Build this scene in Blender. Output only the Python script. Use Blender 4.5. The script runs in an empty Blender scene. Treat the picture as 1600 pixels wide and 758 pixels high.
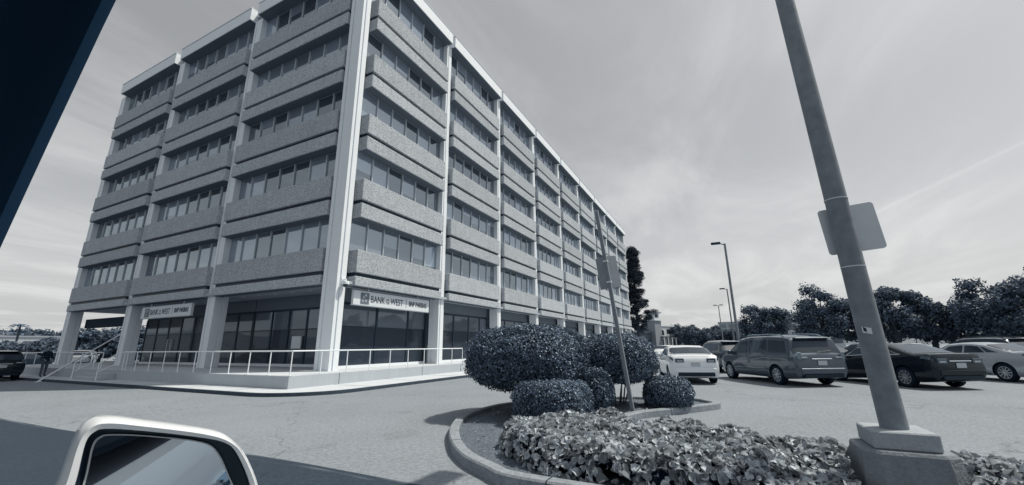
import bpy, bmesh, math, random
import numpy as np
from mathutils import Vector, Matrix, noise as mnoise

random.seed(7)
rng = np.random.default_rng(11)
scene = bpy.context.scene
COL = scene.collection
R = math.radians

# ------------------------------------------------------------------ camera
CAM = Vector((-13.3691, -15.9659, 1.4086))
pitch, roll, yaw = 0.2497, -0.0099, 1.1079
fwd = Vector((math.sin(yaw) * math.cos(pitch), math.cos(yaw) * math.cos(pitch), math.sin(pitch)))
rgt = Vector((math.cos(yaw), -math.sin(yaw), 0))
upv = rgt.cross(fwd)
r2 = rgt * math.cos(roll) + upv * math.sin(roll)
u2 = -rgt * math.sin(roll) + upv * math.cos(roll)
cd = bpy.data.cameras.new('camera')
cam = bpy.data.objects.new('camera', cd)
COL.objects.link(cam)
cam.matrix_world = Matrix(((r2.x, u2.x, -fwd.x, CAM.x), (r2.y, u2.y, -fwd.y, CAM.y), (r2.z, u2.z, -fwd.z, CAM.z), (0, 0, 0, 1)))
cd.sensor_width = 36.0
cd.lens = 636.02 / 1600 * 36.0
cd.clip_start = 0.02
cd.clip_end = 6000
scene.camera = cam

# ------------------------------------------------------------------ sky, sun, exposure
SUN_AZ, SUN_EL = R(147), R(60)
world = bpy.data.worlds.new('World')
scene.world = world
world.use_nodes = True


def build_world():
    nt = world.node_tree
    N, L = nt.nodes, nt.links
    N.clear()
    out = N.new('ShaderNodeOutputWorld')
    bg = N.new('ShaderNodeBackground')
    bg.inputs['Strength'].default_value = 0.115
    L.new(bg.outputs[0], out.inputs[0])
    sky = N.new('ShaderNodeTexSky')
    sky.sky_type = 'NISHITA'
    sky.sun_disc = False
    sky.sun_elevation = SUN_EL
    sky.sun_rotation = SUN_AZ
    sky.air_density = 1.0
    sky.dust_density = 3.0
    sky.ozone_density = 1.0
    hs = N.new('ShaderNodeHueSaturation')
    hs.inputs['Saturation'].default_value = 0.26
    hs.inputs['Value'].default_value = 0.68
    L.new(sky.outputs[0], hs.inputs['Color'])
    tc = N.new('ShaderNodeTexCoord')
    sep = N.new('ShaderNodeSeparateXYZ')
    L.new(tc.outputs['Generated'], sep.inputs[0])

    def mth(op, a, b=None):
        m = N.new('ShaderNodeMath')
        m.operation = op
        for i, v in enumerate((a, b)):
            if v is None:
                continue
            if isinstance(v, (int, float)):
                m.inputs[i].default_value = v
            else:
                L.new(v, m.inputs[i])
        return m.outputs[0]

    def mrange(v, a, b, c, d):
        m = N.new('ShaderNodeMapRange')
        m.interpolation_type = 'SMOOTHSTEP'
        for i, x in enumerate((v, a, b, c, d)):
            if i == 0:
                L.new(x, m.inputs[0])
            else:
                m.inputs[i].default_value = x
        return m.outputs[0]
    zz = mth('ADD', mth('MAXIMUM', sep.outputs[2], 0.0), 0.10)
    px, py = mth('DIVIDE', sep.outputs[0], zz), mth('DIVIDE', sep.outputs[1], zz)
    comb = N.new('ShaderNodeCombineXYZ')
    L.new(px, comb.inputs[0])
    L.new(py, comb.inputs[1])
    rot = N.new('ShaderNodeMapping')
    rot.inputs['Rotation'].default_value = (0, 0, R(-20))
    rot.inputs['Scale'].default_value = (0.55, 1.25, 1)
    L.new(comb.outputs[0], rot.inputs[0])
    n1 = N.new('ShaderNodeTexNoise')
    n1.inputs['Scale'].default_value = 1.3
    n1.inputs['Detail'].default_value = 7
    n1.inputs['Roughness'].default_value = 0.58
    n1.inputs['Distortion'].default_value = 0.5
    L.new(rot.outputs[0], n1.inputs['Vector'])
    cloud = mrange(n1.outputs[0], 0.38, 0.80, 0.0, 0.38)
    veil = mrange(sep.outputs[2], 0.0, 0.45, 0.60, 0.22)
    # thin condensation trail drawn across the cirrus
    zz2 = mth('MAXIMUM', sep.outputs[2], 0.03)
    qx, qy = mth('DIVIDE', sep.outputs[0], zz2), mth('DIVIDE', sep.outputs[1], zz2)
    a, b = Vector((3.888, -1.252)), Vector((2.906, -1.52))
    t = (b - a).normalized()
    n = Vector((-t.y, t.x))
    dist = mth('ABSOLUTE', mth('SUBTRACT', mth('ADD', mth('MULTIPLY', qx, n.x), mth('MULTIPLY', qy, n.y)), float(a.dot(n))))
    along = mth('ADD', mth('MULTIPLY', qx, t.x), mth('MULTIPLY', qy, t.y))
    trail = mth('MULTIPLY', mrange(dist, 0.0, 0.05, 0.13, 0.0), mrange(along, float(a.dot(t)) - 1.6, float(a.dot(t)), 0.0, 1.0))
    trail = mth('MULTIPLY', trail, mrange(n1.outputs[0], 0.3, 0.55, 0.5, 1.0))
    fac = mth('MINIMUM', mth('ADD', mth('ADD', cloud, veil), trail), 1.0)
    mix = N.new('ShaderNodeMix')
    mix.data_type = 'RGBA'
    L.new(fac, mix.inputs[0])
    L.new(hs.outputs[0], mix.inputs[6])
    mix.inputs[7].default_value = (6.7, 6.8, 6.75, 1)
    L.new(mix.outputs[2], bg.inputs['Color'])


build_world()
sd = bpy.data.lights.new('sun', 'SUN')
sd.energy = 4.1
sd.angle = R(0.6)
sd.color = (1.0, 0.92, 0.79)
sun = bpy.data.objects.new('sun', sd)
COL.objects.link(sun)
sdir = Vector((math.sin(SUN_AZ) * math.cos(SUN_EL), math.cos(SUN_AZ) * math.cos(SUN_EL), math.sin(SUN_EL)))
sun.rotation_euler = (-sdir).to_track_quat('-Z', 'Y').to_euler()
sun.location = (20, -30, 60)
vs = scene.view_settings
vs.view_transform = 'Standard'
vs.look = 'None'
vs.exposure = 0.08
vs.gamma = 1.0
vs.use_curve_mapping = False
scene.cycles.use_denoising = True
scene.cycles.max_bounces = 6


# ------------------------------------------------------------------ materials
def T(v):
    """tinted grey of luminance v (the photograph is a cold duotone)"""
    tab = [(0.0, (0.30, 1.0, 2.3)), (0.012, (0.46, 1.0, 1.95)), (0.035, (0.68, 1.0, 1.48)), (0.08, (0.79, 1.0, 1.30)), (0.2, (0.88, 1.0, 1.15)), (0.6, (0.93, 1.0, 1.07)), (1.0, (0.95, 1.0, 1.05))]
    for (v0, c0), (v1, c1) in zip(tab[:-1], tab[1:]):
        if v <= v1:
            k = (v - v0) / (v1 - v0)
            c = [a * (1 - k) + b * k for a, b in zip(c0, c1)]
            break
    lum = 0.2126 * c[0] + 0.7152 * c[1] + 0.0722 * c[2]
    return tuple(min(0.95, v * x / lum) for x in c) + (1.0,)


MATS = {}


def mat(name, v, rough=0.7, spec=0.4, var=0.0, vscale=3.0, fine=0.0, fscale=60.0, bump=0.0, bscale=40.0, metal=0.0, coat=0.0, rnd=0.0, coords='Object', stain=0.0, blot=False):
    if name in MATS:
        return MATS[name]
    m = bpy.data.materials.new(name)
    m.use_nodes = True
    nt = m.node_tree
    N, L = nt.nodes, nt.links
    b = N['Principled BSDF']
    b.inputs['Roughness'].default_value = rough
    b.inputs['Specular IOR Level'].default_value = spec
    b.inputs['Metallic'].default_value = metal
    b.inputs['Coat Weight'].default_value = coat
    b.inputs['Coat Roughness'].default_value = 0.04
    b.inputs['Specular Tint'].default_value = (0.60, 0.84, 1.0, 1)
    b.inputs['Coat Tint'].default_value = (0.85, 0.95, 1.0, 1) if v < 0.3 else (1, 1, 1, 1)
    b.inputs['Base Color'].default_value = T(v)
    m.diffuse_color = T(v)
    if var or fine or bump or rnd or stain:
        tc = N.new('ShaderNodeTexCoord')

        def noise(scale, detail=4.0, rough_=0.55):
            n = N.new('ShaderNodeTexNoise')
            n.inputs['Scale'].default_value = scale
            n.inputs['Detail'].default_value = detail
            n.inputs['Roughness'].default_value = rough_
            L.new(tc.outputs[coords], n.inputs['Vector'])
            return n.outputs[0]
        val = None

        def add(sock, amp):
            nonlocal val
            s = N.new('ShaderNodeMath')
            s.operation = 'MULTIPLY_ADD'
            L.new(sock, s.inputs[0])
            s.inputs[1].default_value = amp * 2
            if val is None:
                s.inputs[2].default_value = 1 - amp
            else:
                s2 = N.new('ShaderNodeMath')
                s2.operation = 'ADD'
                L.new(val, s2.inputs[0])
                s2.inputs[1].default_value = -amp
                L.new(s2.outputs[0], s.inputs[2])
            val = s.outputs[0]
        if var:
            add(noise(vscale), var)
        if fine:
            add(noise(fscale, 2.0, 0.7), fine)
        if rnd:
            oi = N.new('ShaderNodeObjectInfo')
            add(oi.outputs['Random'], rnd)
        if stain:
            mp = N.new('ShaderNodeMapping')
            mp.inputs['Scale'].default_value = (4.0, 4.0, 0.35)
            L.new(tc.outputs[coords], mp.inputs[0])
            n = N.new('ShaderNodeTexNoise')
            n.inputs['Scale'].default_value = 1.4
            n.inputs['Detail'].default_value = 5
            L.new(mp.outputs[0], n.inputs['Vector'])
            add(n.outputs[0], stain)
        if blot:
            # old oil drips and patched, sealed spots
            n = N.new('ShaderNodeTexNoise')
            n.inputs['Scale'].default_value = 0.62
            n.inputs['Detail'].default_value = 6
            n.inputs['Roughness'].default_value = 0.62
            L.new(tc.outputs[coords], n.inputs['Vector'])
            r_ = N.new('ShaderNodeMapRange')
            r_.interpolation_type = 'SMOOTHSTEP'
            for i_, x_ in enumerate((0.60, 0.70, 0.5, 0.30)):
                r_.inputs[i_ + 1].default_value = x_
            L.new(n.outputs[0], r_.inputs[0])
            add(r_.outputs[0], 0.32)
        if val is not None:
            mx = N.new('ShaderNodeMix')
            mx.data_type = 'RGBA'
            mx.blend_type = 'MULTIPLY'
            mx.inputs[0].default_value = 1.0
            mx.inputs[6].default_value = T(v)
            L.new(val, mx.inputs[7])
            L.new(mx.outputs[2], b.inputs['Base Color'])
        if bump:
            bp = N.new('ShaderNodeBump')
            bp.inputs['Strength'].default_value = bump
            bp.inputs['Distance'].default_value = 0.02
            L.new(noise(bscale, 3.0), bp.inputs['Height'])
            L.new(bp.outputs[0], b.inputs['Normal'])
    MATS[name] = m
    return m


def asphalt(name, v, crack=0.0, dark_edge=False):
    m = mat(name, v, 0.92, 0.25, var=0.16, vscale=0.35, fine=0.48, fscale=17.0, bump=0.6, bscale=40.0, blot=True)
    nt = m.node_tree
    N, L = nt.nodes, nt.links
    b = N['Principled BSDF']
    src = b.inputs['Base Color'].links[0].from_socket
    tc = N.new('ShaderNodeTexCoord')
    if crack:
        nz = N.new('ShaderNodeTexNoise')
        nz.inputs['Scale'].default_value = 1.3
        nz.inputs['Detail'].default_value = 5
        L.new(tc.outputs['Object'], nz.inputs['Vector'])
        vm = N.new('ShaderNodeVectorMath')
        vm.operation = 'MULTIPLY_ADD'
        L.new(nz.outputs['Color'], vm.inputs[0])
        vm.inputs[1].default_value = (1.5, 1.5, 1.5)
        L.new(tc.outputs['Object'], vm.inputs[2])
        vo = N.new('ShaderNodeTexVoronoi')
        vo.feature = 'DISTANCE_TO_EDGE'
        vo.inputs['Scale'].default_value = 0.13
        L.new(vm.outputs[0], vo.inputs['Vector'])
        mr = N.new('ShaderNodeMapRange')
        mr.inputs[1].default_value = 0.0
        mr.inputs[2].default_value = 0.0035
        mr.inputs[3].default_value = crack
        mr.inputs[4].default_value = 1.0
        L.new(vo.outputs['Distance'], mr.inputs[0])
        mx = N.new('ShaderNodeMix')
        mx.data_type = 'RGBA'
        mx.blend_type = 'MULTIPLY'
        mx.inputs[0].default_value = 1
        L.new(src, mx.inputs[6])
        L.new(mr.outputs[0], mx.inputs[7])
        src = mx.outputs[2]
    if dark_edge:
        # dust dragged by tyres over the edge of the dark lane
        mp = N.new('ShaderNodeMapping')
        mp.inputs['Scale'].default_value = (7.0, 0.55, 1)
        mp.inputs['Rotation'].default_value = (0, 0, R(5))
        L.new(tc.outputs['Object'], mp.inputs[0])
        nz = N.new('ShaderNodeTexNoise')
        nz.inputs['Scale'].default_value = 1.0
        nz.inputs['Detail'].default_value = 5
        L.new(mp.outputs[0], nz.inputs['Vector'])
        sp = N.new('ShaderNodeSeparateXYZ')
        L.new(tc.outputs['Object'], sp.inputs[0])
        ad = N.new('ShaderNodeMath')
        ad.operation = 'MULTIPLY_ADD'
        L.new(nz.outputs[0], ad.inputs[0])
        ad.inputs[1].default_value = 1.1
        L.new(sp.outputs[0], ad.inputs[2])
        mr = N.new('ShaderNodeMapRange')
        mr.inputs[1].default_value = -8.86
        mr.inputs[2].default_value = -8.66
        mr.inputs[3].default_value = 0.0
        mr.inputs[4].default_value = 0.85
        L.new(ad.outputs[0], mr.inputs[0])
        mx = N.new('ShaderNodeMix')
        mx.data_type = 'RGBA'
        L.new(mr.outputs[0], mx.inputs[0])
        L.new(src, mx.inputs[6])
        mx.inputs[7].default_value = T(0.15)
        src = mx.outputs[2]
    L.new(src, b.inputs['Base Color'])
    return m


def aggregate():
    """exposed-aggregate precast concrete"""
    m = mat('exposed_aggregate', 0.44, 0.95, 0.2, var=0.08, vscale=0.7, stain=0.18, rnd=0.09)
    nt = m.node_tree
    N, L = nt.nodes, nt.links
    b = N['Principled BSDF']
    src = b.inputs['Base Color'].links[0].from_socket
    tc = N.new('ShaderNodeTexCoord')
    vo = N.new('ShaderNodeTexVoronoi')
    vo.inputs['Scale'].default_value = 30.0
    L.new(tc.outputs['Object'], vo.inputs['Vector'])
    bw = N.new('ShaderNodeRGBToBW')
    L.new(vo.outputs['Color'], bw.inputs[0])
    mr = N.new('ShaderNodeMapRange')
    mr.inputs[1].default_value = 0.2
    mr.inputs[2].default_value = 0.8
    mr.inputs[3].default_value = 0.58
    mr.inputs[4].default_value = 1.25
    L.new(bw.outputs[0], mr.inputs[0])
    mx = N.new('ShaderNodeMix')
    mx.data_type = 'RGBA'
    mx.blend_type = 'MULTIPLY'
    mx.inputs[0].default_value = 1
    L.new(src, mx.inputs[6])
    L.new(mr.outputs[0], mx.inputs[7])
    L.new(mx.outputs[2], b.inputs['Base Color'])
    bp = N.new('ShaderNodeBump')
    bp.inputs['Strength'].default_value = 0.25
    bp.inputs['Distance'].default_value = 0.02
    bp.invert = True
    L.new(vo.outputs['Distance'], bp.inputs['Height'])
    L.new(bp.outputs[0], b.inputs['Normal'])
    return m


def glass_mat(name, v, refl, rough=0.02, rnd=0.3, fres=0.75, blind=False):
    """coated window glass: dark body with a sky-reflecting coat, each pane a little different"""
    if name in MATS:
        return MATS[name]
    m = bpy.data.materials.new(name)
    m.use_nodes = True
    nt = m.node_tree
    N, L = nt.nodes, nt.links
    b = N['Principled BSDF']
    b.inputs['Roughness'].default_value = 0.5
    b.inputs['Specular IOR Level'].default_value = 0.3
    oi = N.new('ShaderNodeObjectInfo')
    mr = N.new('ShaderNodeMapRange')
    mr.inputs[3].default_value = 1 - rnd
    mr.inputs[4].default_value = 1 + rnd
    L.new(oi.outputs['Random'], mr.inputs[0])
    mx = N.new('ShaderNodeMix')
    mx.data_type = 'RGBA'
    mx.blend_type = 'MULTIPLY'
    mx.inputs[0].default_value = 1
    mx.inputs[6].default_value = T(v)
    L.new(mr.outputs[0], mx.inputs[7])
    src = mx.outputs[2]
    if blind:
        # roller blinds hanging behind the panes, each drawn to its own height
        tc0 = N.new('ShaderNodeTexCoord')
        sp0 = N.new('ShaderNodeSeparateXYZ')
        L.new(tc0.outputs['Object'], sp0.inputs[0])
        wn = N.new('ShaderNodeTexWhiteNoise')
        wn.noise_dimensions = '1D'
        L.new(oi.outputs['Random'], wn.inputs['W'])
        th = N.new('ShaderNodeMapRange')
        th.inputs[3].default_value = -1.2
        th.inputs[4].default_value = 3.2
        L.new(wn.outputs['Value'], th.inputs[0])
        gt = N.new('ShaderNodeMath')
        gt.operation = 'GREATER_THAN'
        L.new(sp0.outputs[2], gt.inputs[0])
        L.new(th.outputs[0], gt.inputs[1])
        mb = N.new('ShaderNodeMix')
        mb.data_type = 'RGBA'
        L.new(gt.outputs[0], mb.inputs[0])
        mb.inputs[6].default_value = T(0.035)
        mb2 = N.new('ShaderNodeMix')
        mb2.data_type = 'RGBA'
        mb2.blend_type = 'MULTIPLY'
        mb2.inputs[0].default_value = 1
        mb2.inputs[6].default_value = (2.0, 2.0, 2.0, 1)
        L.new(src, mb2.inputs[7])
        L.new(mb2.outputs[2], mb.inputs[7])
        src = mb.outputs[2]
    L.new(src, b.inputs['Base Color'])
    g = N.new('ShaderNodeBsdfGlossy')
    g.inputs['Roughness'].default_value = rough
    g.inputs['Color'].default_value = (0.78, 0.90, 1.0, 1)
    tc = N.new('ShaderNodeTexCoord')
    nz = N.new('ShaderNodeTexNoise')
    nz.inputs['Scale'].default_value = 0.9
    L.new(tc.outputs['Object'], nz.inputs['Vector'])
    bp = N.new('ShaderNodeBump')
    bp.inputs['Strength'].default_value = 0.04
    bp.inputs['Distance'].default_value = 0.05
    L.new(nz.outputs[0], bp.inputs['Height'])
    L.new(bp.outputs[0], g.inputs['Normal'])
    lw = N.new('ShaderNodeLayerWeight')
    lw.inputs['Blend'].default_value = 0.28
    ad = N.new('ShaderNodeMath')
    ad.operation = 'MULTIPLY_ADD'
    ad.use_clamp = True
    L.new(lw.outputs['Fresnel'], ad.inputs[0])
    ad.inputs[1].default_value = fres
    ad.inputs[2].default_value = refl
    ms = N.new('ShaderNodeMixShader')
    L.new(ad.outputs[0], ms.inputs[0])
    L.new(b.outputs[0], ms.inputs[1])
    L.new(g.outputs[0], ms.inputs[2])
    L.new(ms.outputs[0], N['Material Output'].inputs[0])
    MATS[name] = m
    return m


def leaf_tint(v):
    lum = 0.2126 * 0.72 + 0.7152 + 0.0722 * 1.44
    return (v * 0.72 / lum, v / lum, v * 1.44 / lum, 1.0)


def leaf_mat(name, v, rough=0.45, spec=0.5, trans=0.25, var=0.5):
    if name in MATS:
        return MATS[name]
    m = bpy.data.materials.new(name)
    m.use_nodes = True
    nt = m.node_tree
    N, L = nt.nodes, nt.links
    b = N['Principled BSDF']
    b.inputs['Roughness'].default_value = rough
    b.inputs['Specular IOR Level'].default_value = spec
    b.inputs['Specular Tint'].default_value = (0.60, 0.84, 1.0, 1)
    ge = N.new('ShaderNodeNewGeometry')
    mr = N.new('ShaderNodeMapRange')
    mr.inputs[3].default_value = 1 - var
    mr.inputs[4].default_value = 1 + var
    L.new(ge.outputs['Random Per Island'], mr.inputs[0])
    mx = N.new('ShaderNodeMix')
    mx.data_type = 'RGBA'
    mx.blend_type = 'MULTIPLY'
    mx.inputs[0].default_value = 1
    mx.inputs[6].default_value = leaf_tint(v) if v < 0.2 else T(v)
    L.new(mr.outputs[0], mx.inputs[7])
    L.new(mx.outputs[2], b.inputs['Base Color'])
    if trans:
        t = N.new('ShaderNodeBsdfTranslucent')
        L.new(mx.outputs[2], t.inputs[0])
        ms = N.new('ShaderNodeMixShader')
        ms.inputs[0].default_value = trans
        L.new(b.outputs[0], ms.inputs[1])
        L.new(t.outputs[0], ms.inputs[2])
        L.new(ms.outputs[0], N['Material Output'].inputs[0])
    MATS[name] = m
    return m


M_ASPH = asphalt('old_asphalt', 0.235, crack=0.6)
M_ROAD = asphalt('dark_asphalt', 0.045, dark_edge=True)  # lane sheet, much darker than the lot asphalt
M_AGG = aggregate()
M_WHITE = mat('white_concrete', 0.74, 0.75, 0.3, var=0.05, vscale=1.2, stain=0.07)
M_FASCIA = mat('fascia_paint', 0.74, 0.7, 0.3, var=0.05, vscale=0.8, stain=0.05)
M_PLAT = mat('platform_paint', 0.42, 0.85, 0.25, var=0.06, vscale=0.9, stain=0.08)
M_WALK = mat('sidewalk_concrete', 0.52, 0.92, 0.2, var=0.1, vscale=0.8, fine=0.12, fscale=30)
M_KERB = mat('kerb_concrete', 0.25, 0.92, 0.2, var=0.25, vscale=2.5, fine=0.5, fscale=18, bump=0.4)
M_KERBD = mat('dark_kerb', 0.06, 0.85, 0.25, var=0.5, vscale=6, fine=0.4, fscale=18)  # dark uneven tone for the kerb round the building
M_SOIL = mat('planter_soil', 0.13, 1.0, 0.1, var=0.35, vscale=3, fine=0.9, fscale=22, bump=1.0, bscale=30)
M_DARKCORE = mat('dark_interior', 0.03, 0.9, 0.2)
M_SOFFIT = mat('soffit_plaster', 0.45, 0.9, 0.2, var=0.05)
M_SOFFD = mat('soffit_shade', 0.14, 0.9, 0.2, var=0.1, vscale=0.5)  # shade under the overhangs, put into the colour
M_GLASS_UP = glass_mat('office_glass', 0.10, 0.24, rnd=0.5, blind=True)
M_GLASS_SH = glass_mat('shaded_glass', 0.10, 0.06, rnd=0.35, fres=0.5)
M_GLASS_DK = glass_mat('storefront_glass', 0.025, 0.04, rnd=0.3, fres=0.45)
M_FRAME_D = mat('dark_frame', 0.02, 0.45, 0.4)
M_MULL = mat('aluminium_mullion', 0.55, 0.45, 0.5, metal=0.3)
M_RAIL = mat('white_rail_paint', 0.78, 0.5, 0.4)
M_SIGN = mat('sign_face', 0.66, 0.5, 0.4, var=0.03)
M_INK = mat('sign_ink', 0.025, 0.6, 0.3)
M_LOGO = mat('sign_logo_green', 0.16, 0.6, 0.3)
M_POLE = mat('galvanised_pole', 0.20, 0.6, 0.4, var=0.45, vscale=7, fine=0.12, fscale=40, stain=0.12)
M_PED = mat('pedestal_concrete', 0.22, 0.95, 0.15, var=0.3, vscale=4, fine=0.25, fscale=30, bump=0.5, stain=0.2)
M_PEDTOP = mat('pedestal_cap', 0.34, 0.95, 0.15, var=0.15, vscale=4, fine=0.2, fscale=30, bump=0.3)
M_ALU = mat('sign_back_aluminium', 0.55, 0.5, 0.5, metal=0.35, var=0.12, vscale=3)
M_POST = mat('weathered_post', 0.20, 0.7, 0.4, var=0.2, vscale=6)
M_BARK = mat('bark', 0.07, 0.95, 0.1, var=0.4, vscale=5, bump=0.6, bscale=15)
M_STEM = mat('shrub_stem', 0.10, 0.9, 0.1, var=0.3, vscale=9)
M_BUSH = leaf_mat('shrub_leaves', 0.13, 0.40, 0.45, 0.12, 0.78)
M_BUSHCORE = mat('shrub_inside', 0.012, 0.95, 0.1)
M_IVY = leaf_mat('ivy_leaves', 0.36, 0.40, 0.45, 0.3, 0.62)
M_TREE = leaf_mat('tree_leaves', 0.115, 0.6, 0.3, 0.2, 0.6)
M_TREE2 = leaf_mat('pale_tree_leaves', 0.10, 0.6, 0.3, 0.25, 0.5)
M_PINE = leaf_mat('pine_needles', 0.05, 0.7, 0.2, 0.1, 0.5)
M_TYRE = mat('tyre_rubber', 0.012, 0.85, 0.2)
M_RIM = mat('alloy_rim', 0.45, 0.3, 0.5, metal=0.8)
M_CARGLASS = glass_mat('car_glass', 0.012, 0.03, rnd=0.0, fres=0.45)
for n_ in M_CARGLASS.node_tree.nodes:
    if n_.type == 'BSDF_GLOSSY':
        n_.inputs['Color'].default_value = (0.55, 0.76, 1.0, 1)
M_CHROME = mat('chrome_trim', 0.7, 0.15, 0.5, metal=1.0)
M_LAMP = mat('tail_lamp', 0.07, 0.15, 0.6, coat=1.0)
M_LAMPL = mat('clear_lamp', 0.42, 0.15, 0.6, coat=1.0)
M_PLATE = mat('licence_plate', 0.45, 0.5, 0.4)
M_BLACKP = mat('black_plastic', 0.012, 0.5, 0.4)


# ------------------------------------------------------------------ mesh helpers
def smooth(me, ang=40):
    me.polygons.foreach_set('use_smooth', [True] * len(me.polygons))
    me.set_sharp_from_angle(angle=R(ang))


def link(o, parent=None):
    COL.objects.link(o)
    if parent is not None:
        o.parent = parent
    return o


def tag(o, label=None, cat=None, group=None, kind=None):
    if label:
        o['label'] = label
    if cat:
        o['category'] = cat
    if group:
        o['group'] = group
    if kind:
        o['kind'] = kind
    return o


def empty(name, loc=(0, 0, 0), rz=0.0):
    o = bpy.data.objects.new(name, None)
    o.empty_display_size = 0.2
    COL.objects.link(o)
    o.location = loc
    o.rotation_euler = (0, 0, rz)
    return o


class MB:
    def __init__(s):
        s.v, s.f, s.m = [], [], []
        s.mi = 0

    def add(s, vs_, fs):
        b = len(s.v)
        s.v += [tuple(v) for v in vs_]
        s.f += [tuple(i + b for i in f) for f in fs]
        s.m += [s.mi] * len(fs)
        return s

    def box(s, x0, x1, y0, y1, z0, z1):
        x0, x1 = min(x0, x1), max(x0, x1)
        y0, y1 = min(y0, y1), max(y0, y1)
        z0, z1 = min(z0, z1), max(z0, z1)
        return s.add([(x0, y0, z0), (x1, y0, z0), (x1, y1, z0), (x0, y1, z0), (x0, y0, z1), (x1, y0, z1), (x1, y1, z1), (x0, y1, z1)],
                     [(0, 3, 2, 1), (4, 5, 6, 7), (0, 1, 5, 4), (1, 2, 6, 5), (2, 3, 7, 6), (3, 0, 4, 7)])

    def bbox(s, x0, x1, y0, y1, z0, z1, c=0.02):
        """box with chamfered vertical and horizontal edges"""
        bm = bmesh.new()
        bmesh.ops.create_cube(bm, size=1.0)
        for v in bm.verts:
            v.co = ((x0 + x1) / 2 + v.co.x * abs(x1 - x0), (y0 + y1) / 2 + v.co.y * abs(y1 - y0), (z0 + z1) / 2 + v.co.z * abs(z1 - z0))
        bmesh.ops.bevel(bm, geom=bm.edges[:], offset=c, segments=1, affect='EDGES')
        bm.verts.index_update()
        s.add([v.co[:] for v in bm.verts], [[v.index for v in f.verts] for f in bm.faces])
        bm.free()
        return s

    def prism(s, poly, z0, z1, top=1.0, ctr=None):
        """polygon in xy (ccw) extruded in z, optionally scaled about ctr at the top"""
        n = len(poly)
        ctr = ctr or (sum(p[0] for p in poly) / n, sum(p[1] for p in poly) / n)
        t = [(ctr[0] + (p[0] - ctr[0]) * top, ctr[1] + (p[1] - ctr[1]) * top) for p in poly]
        vv = [(p[0], p[1], z0) for p in poly] + [(p[0], p[1], z1) for p in t]
        return s.add(vv, [tuple(range(n - 1, -1, -1)), tuple(range(n, 2 * n))] + [(i, (i + 1) % n, n + (i + 1) % n, n + i) for i in range(n)])

    def tube(s, pts, rads, n=10, caps=True):
        pts = [Vector(p) for p in pts]
        if isinstance(rads, (int, float)):
            rads = [rads] * len(pts)
        vv, ff = [], []
        ref = None
        for i, p in enumerate(pts):
            d = (pts[min(i + 1, len(pts) - 1)] - pts[max(i - 1, 0)]).normalized()
            if ref is None:
                ref = Vector((0, 0, 1)) if abs(d.z) < 0.9 else Vector((1, 0, 0))
            a = (ref - d * ref.dot(d)).normalized()
            ref = a
            b = d.cross(a)
            for k in range(n):
                t = 2 * math.pi * k / n
                vv.append(p + (a * math.cos(t) + b * math.sin(t)) * rads[i])
        for i in range(len(pts) - 1):
            for k in range(n):
                ff.append((i * n + k, i * n + (k + 1) % n, (i + 1) * n + (k + 1) % n, (i + 1) * n + k))
        if caps:
            ff.append(tuple(range(n - 1, -1, -1)))
            ff.append(tuple(range((len(pts) - 1) * n, len(pts) * n)))
        return s.add(vv, ff)

    def lathe(s, prof, n=24, axis='z', c=(0, 0, 0), caps=True):
        """prof = [(r, h)]"""
        vv, ff = [], []
        for r_, h in prof:
            for k in range(n):
                t = 2 * math.pi * k / n
                a, b = r_ * math.cos(t), r_ * math.sin(t)
                p = (a, b, h) if axis == 'z' else (a, h, b)
                vv.append((p[0] + c[0], p[1] + c[1], p[2] + c[2]))
        for i in range(len(prof) - 1):
            for k in range(n):
                ff.append((i * n + k, i * n + (k + 1) % n, (i + 1) * n + (k + 1) % n, (i + 1) * n + k))
        if caps:
            ff.append(tuple(range(n - 1, -1, -1)))
            ff.append(tuple(range((len(prof) - 1) * n, len(prof) * n)))
        return s.add(vv, ff)

    def mesh(s, name, mats, sm=None, fix=True):
        me = bpy.data.meshes.new(name)
        me.from_pydata(s.v, [], s.f)
        if not isinstance(mats, (list, tuple)):
            mats = [mats]
        for m in mats:
            me.materials.append(m)
        if len(mats) > 1:
            me.polygons.foreach_set('material_index', s.m)
        if fix:
            bm = bmesh.new()
            bm.from_mesh(me)
            bmesh.ops.recalc_face_normals(bm, faces=bm.faces)
            bm.to_mesh(me)
            bm.free()
        if sm:
            smooth(me, sm)
        me.update()
        return me

    def build(s, name, mats, parent=None, sm=None, loc=None, fix=True):
        o = bpy.data.objects.new(name, s.mesh(name, mats, sm, fix))
        link(o, parent)
        if loc is not None:
            o.location = loc
        return o


def inst(name, me, parent, loc, rz=0.0, scale=None):
    o = bpy.data.objects.new(name, me)
    link(o, parent)
    o.location = loc
    o.rotation_euler = (0, 0, rz)
    if scale:
        o.scale = scale
    return o


def copy_tree(o, parent=None):
    c = o.copy()
    COL.objects.link(c)
    c.parent = parent
    for ch in list(o.children):
        copy_tree(ch, c)
    return c


def sstep(a, b, x):
    t = min(1, max(0, (x - a) / (b - a)))
    return t * t * (3 - 2 * t)


def gz(y):
    """the lot falls gently towards the building"""
    return -0.05 - 0.15 * sstep(-11, -3, y)


# ------------------------------------------------------------------ ground, road, sidewalk, platform
def sheet(name, xs, ys, m, dz=0.0, jit=0.0):
    vv = []
    for j, y in enumerate(ys):
        for i, x in enumerate(xs):
            jx = jit * mnoise.noise(Vector((y * 0.35, 3.1, 0))) if (jit and i == len(xs) - 1) else 0
            vv.append((x + jx, y, gz(y) + dz))
    nx = len(xs)
    ff = [(j * nx + i, j * nx + i + 1, (j + 1) * nx + i + 1, (j + 1) * nx + i) for j in range(len(ys) - 1) for i in range(nx - 1)]
    b = MB()
    b.add(vv, ff)
    return tag(b.build(name, m, fix=False), kind='structure')


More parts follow.
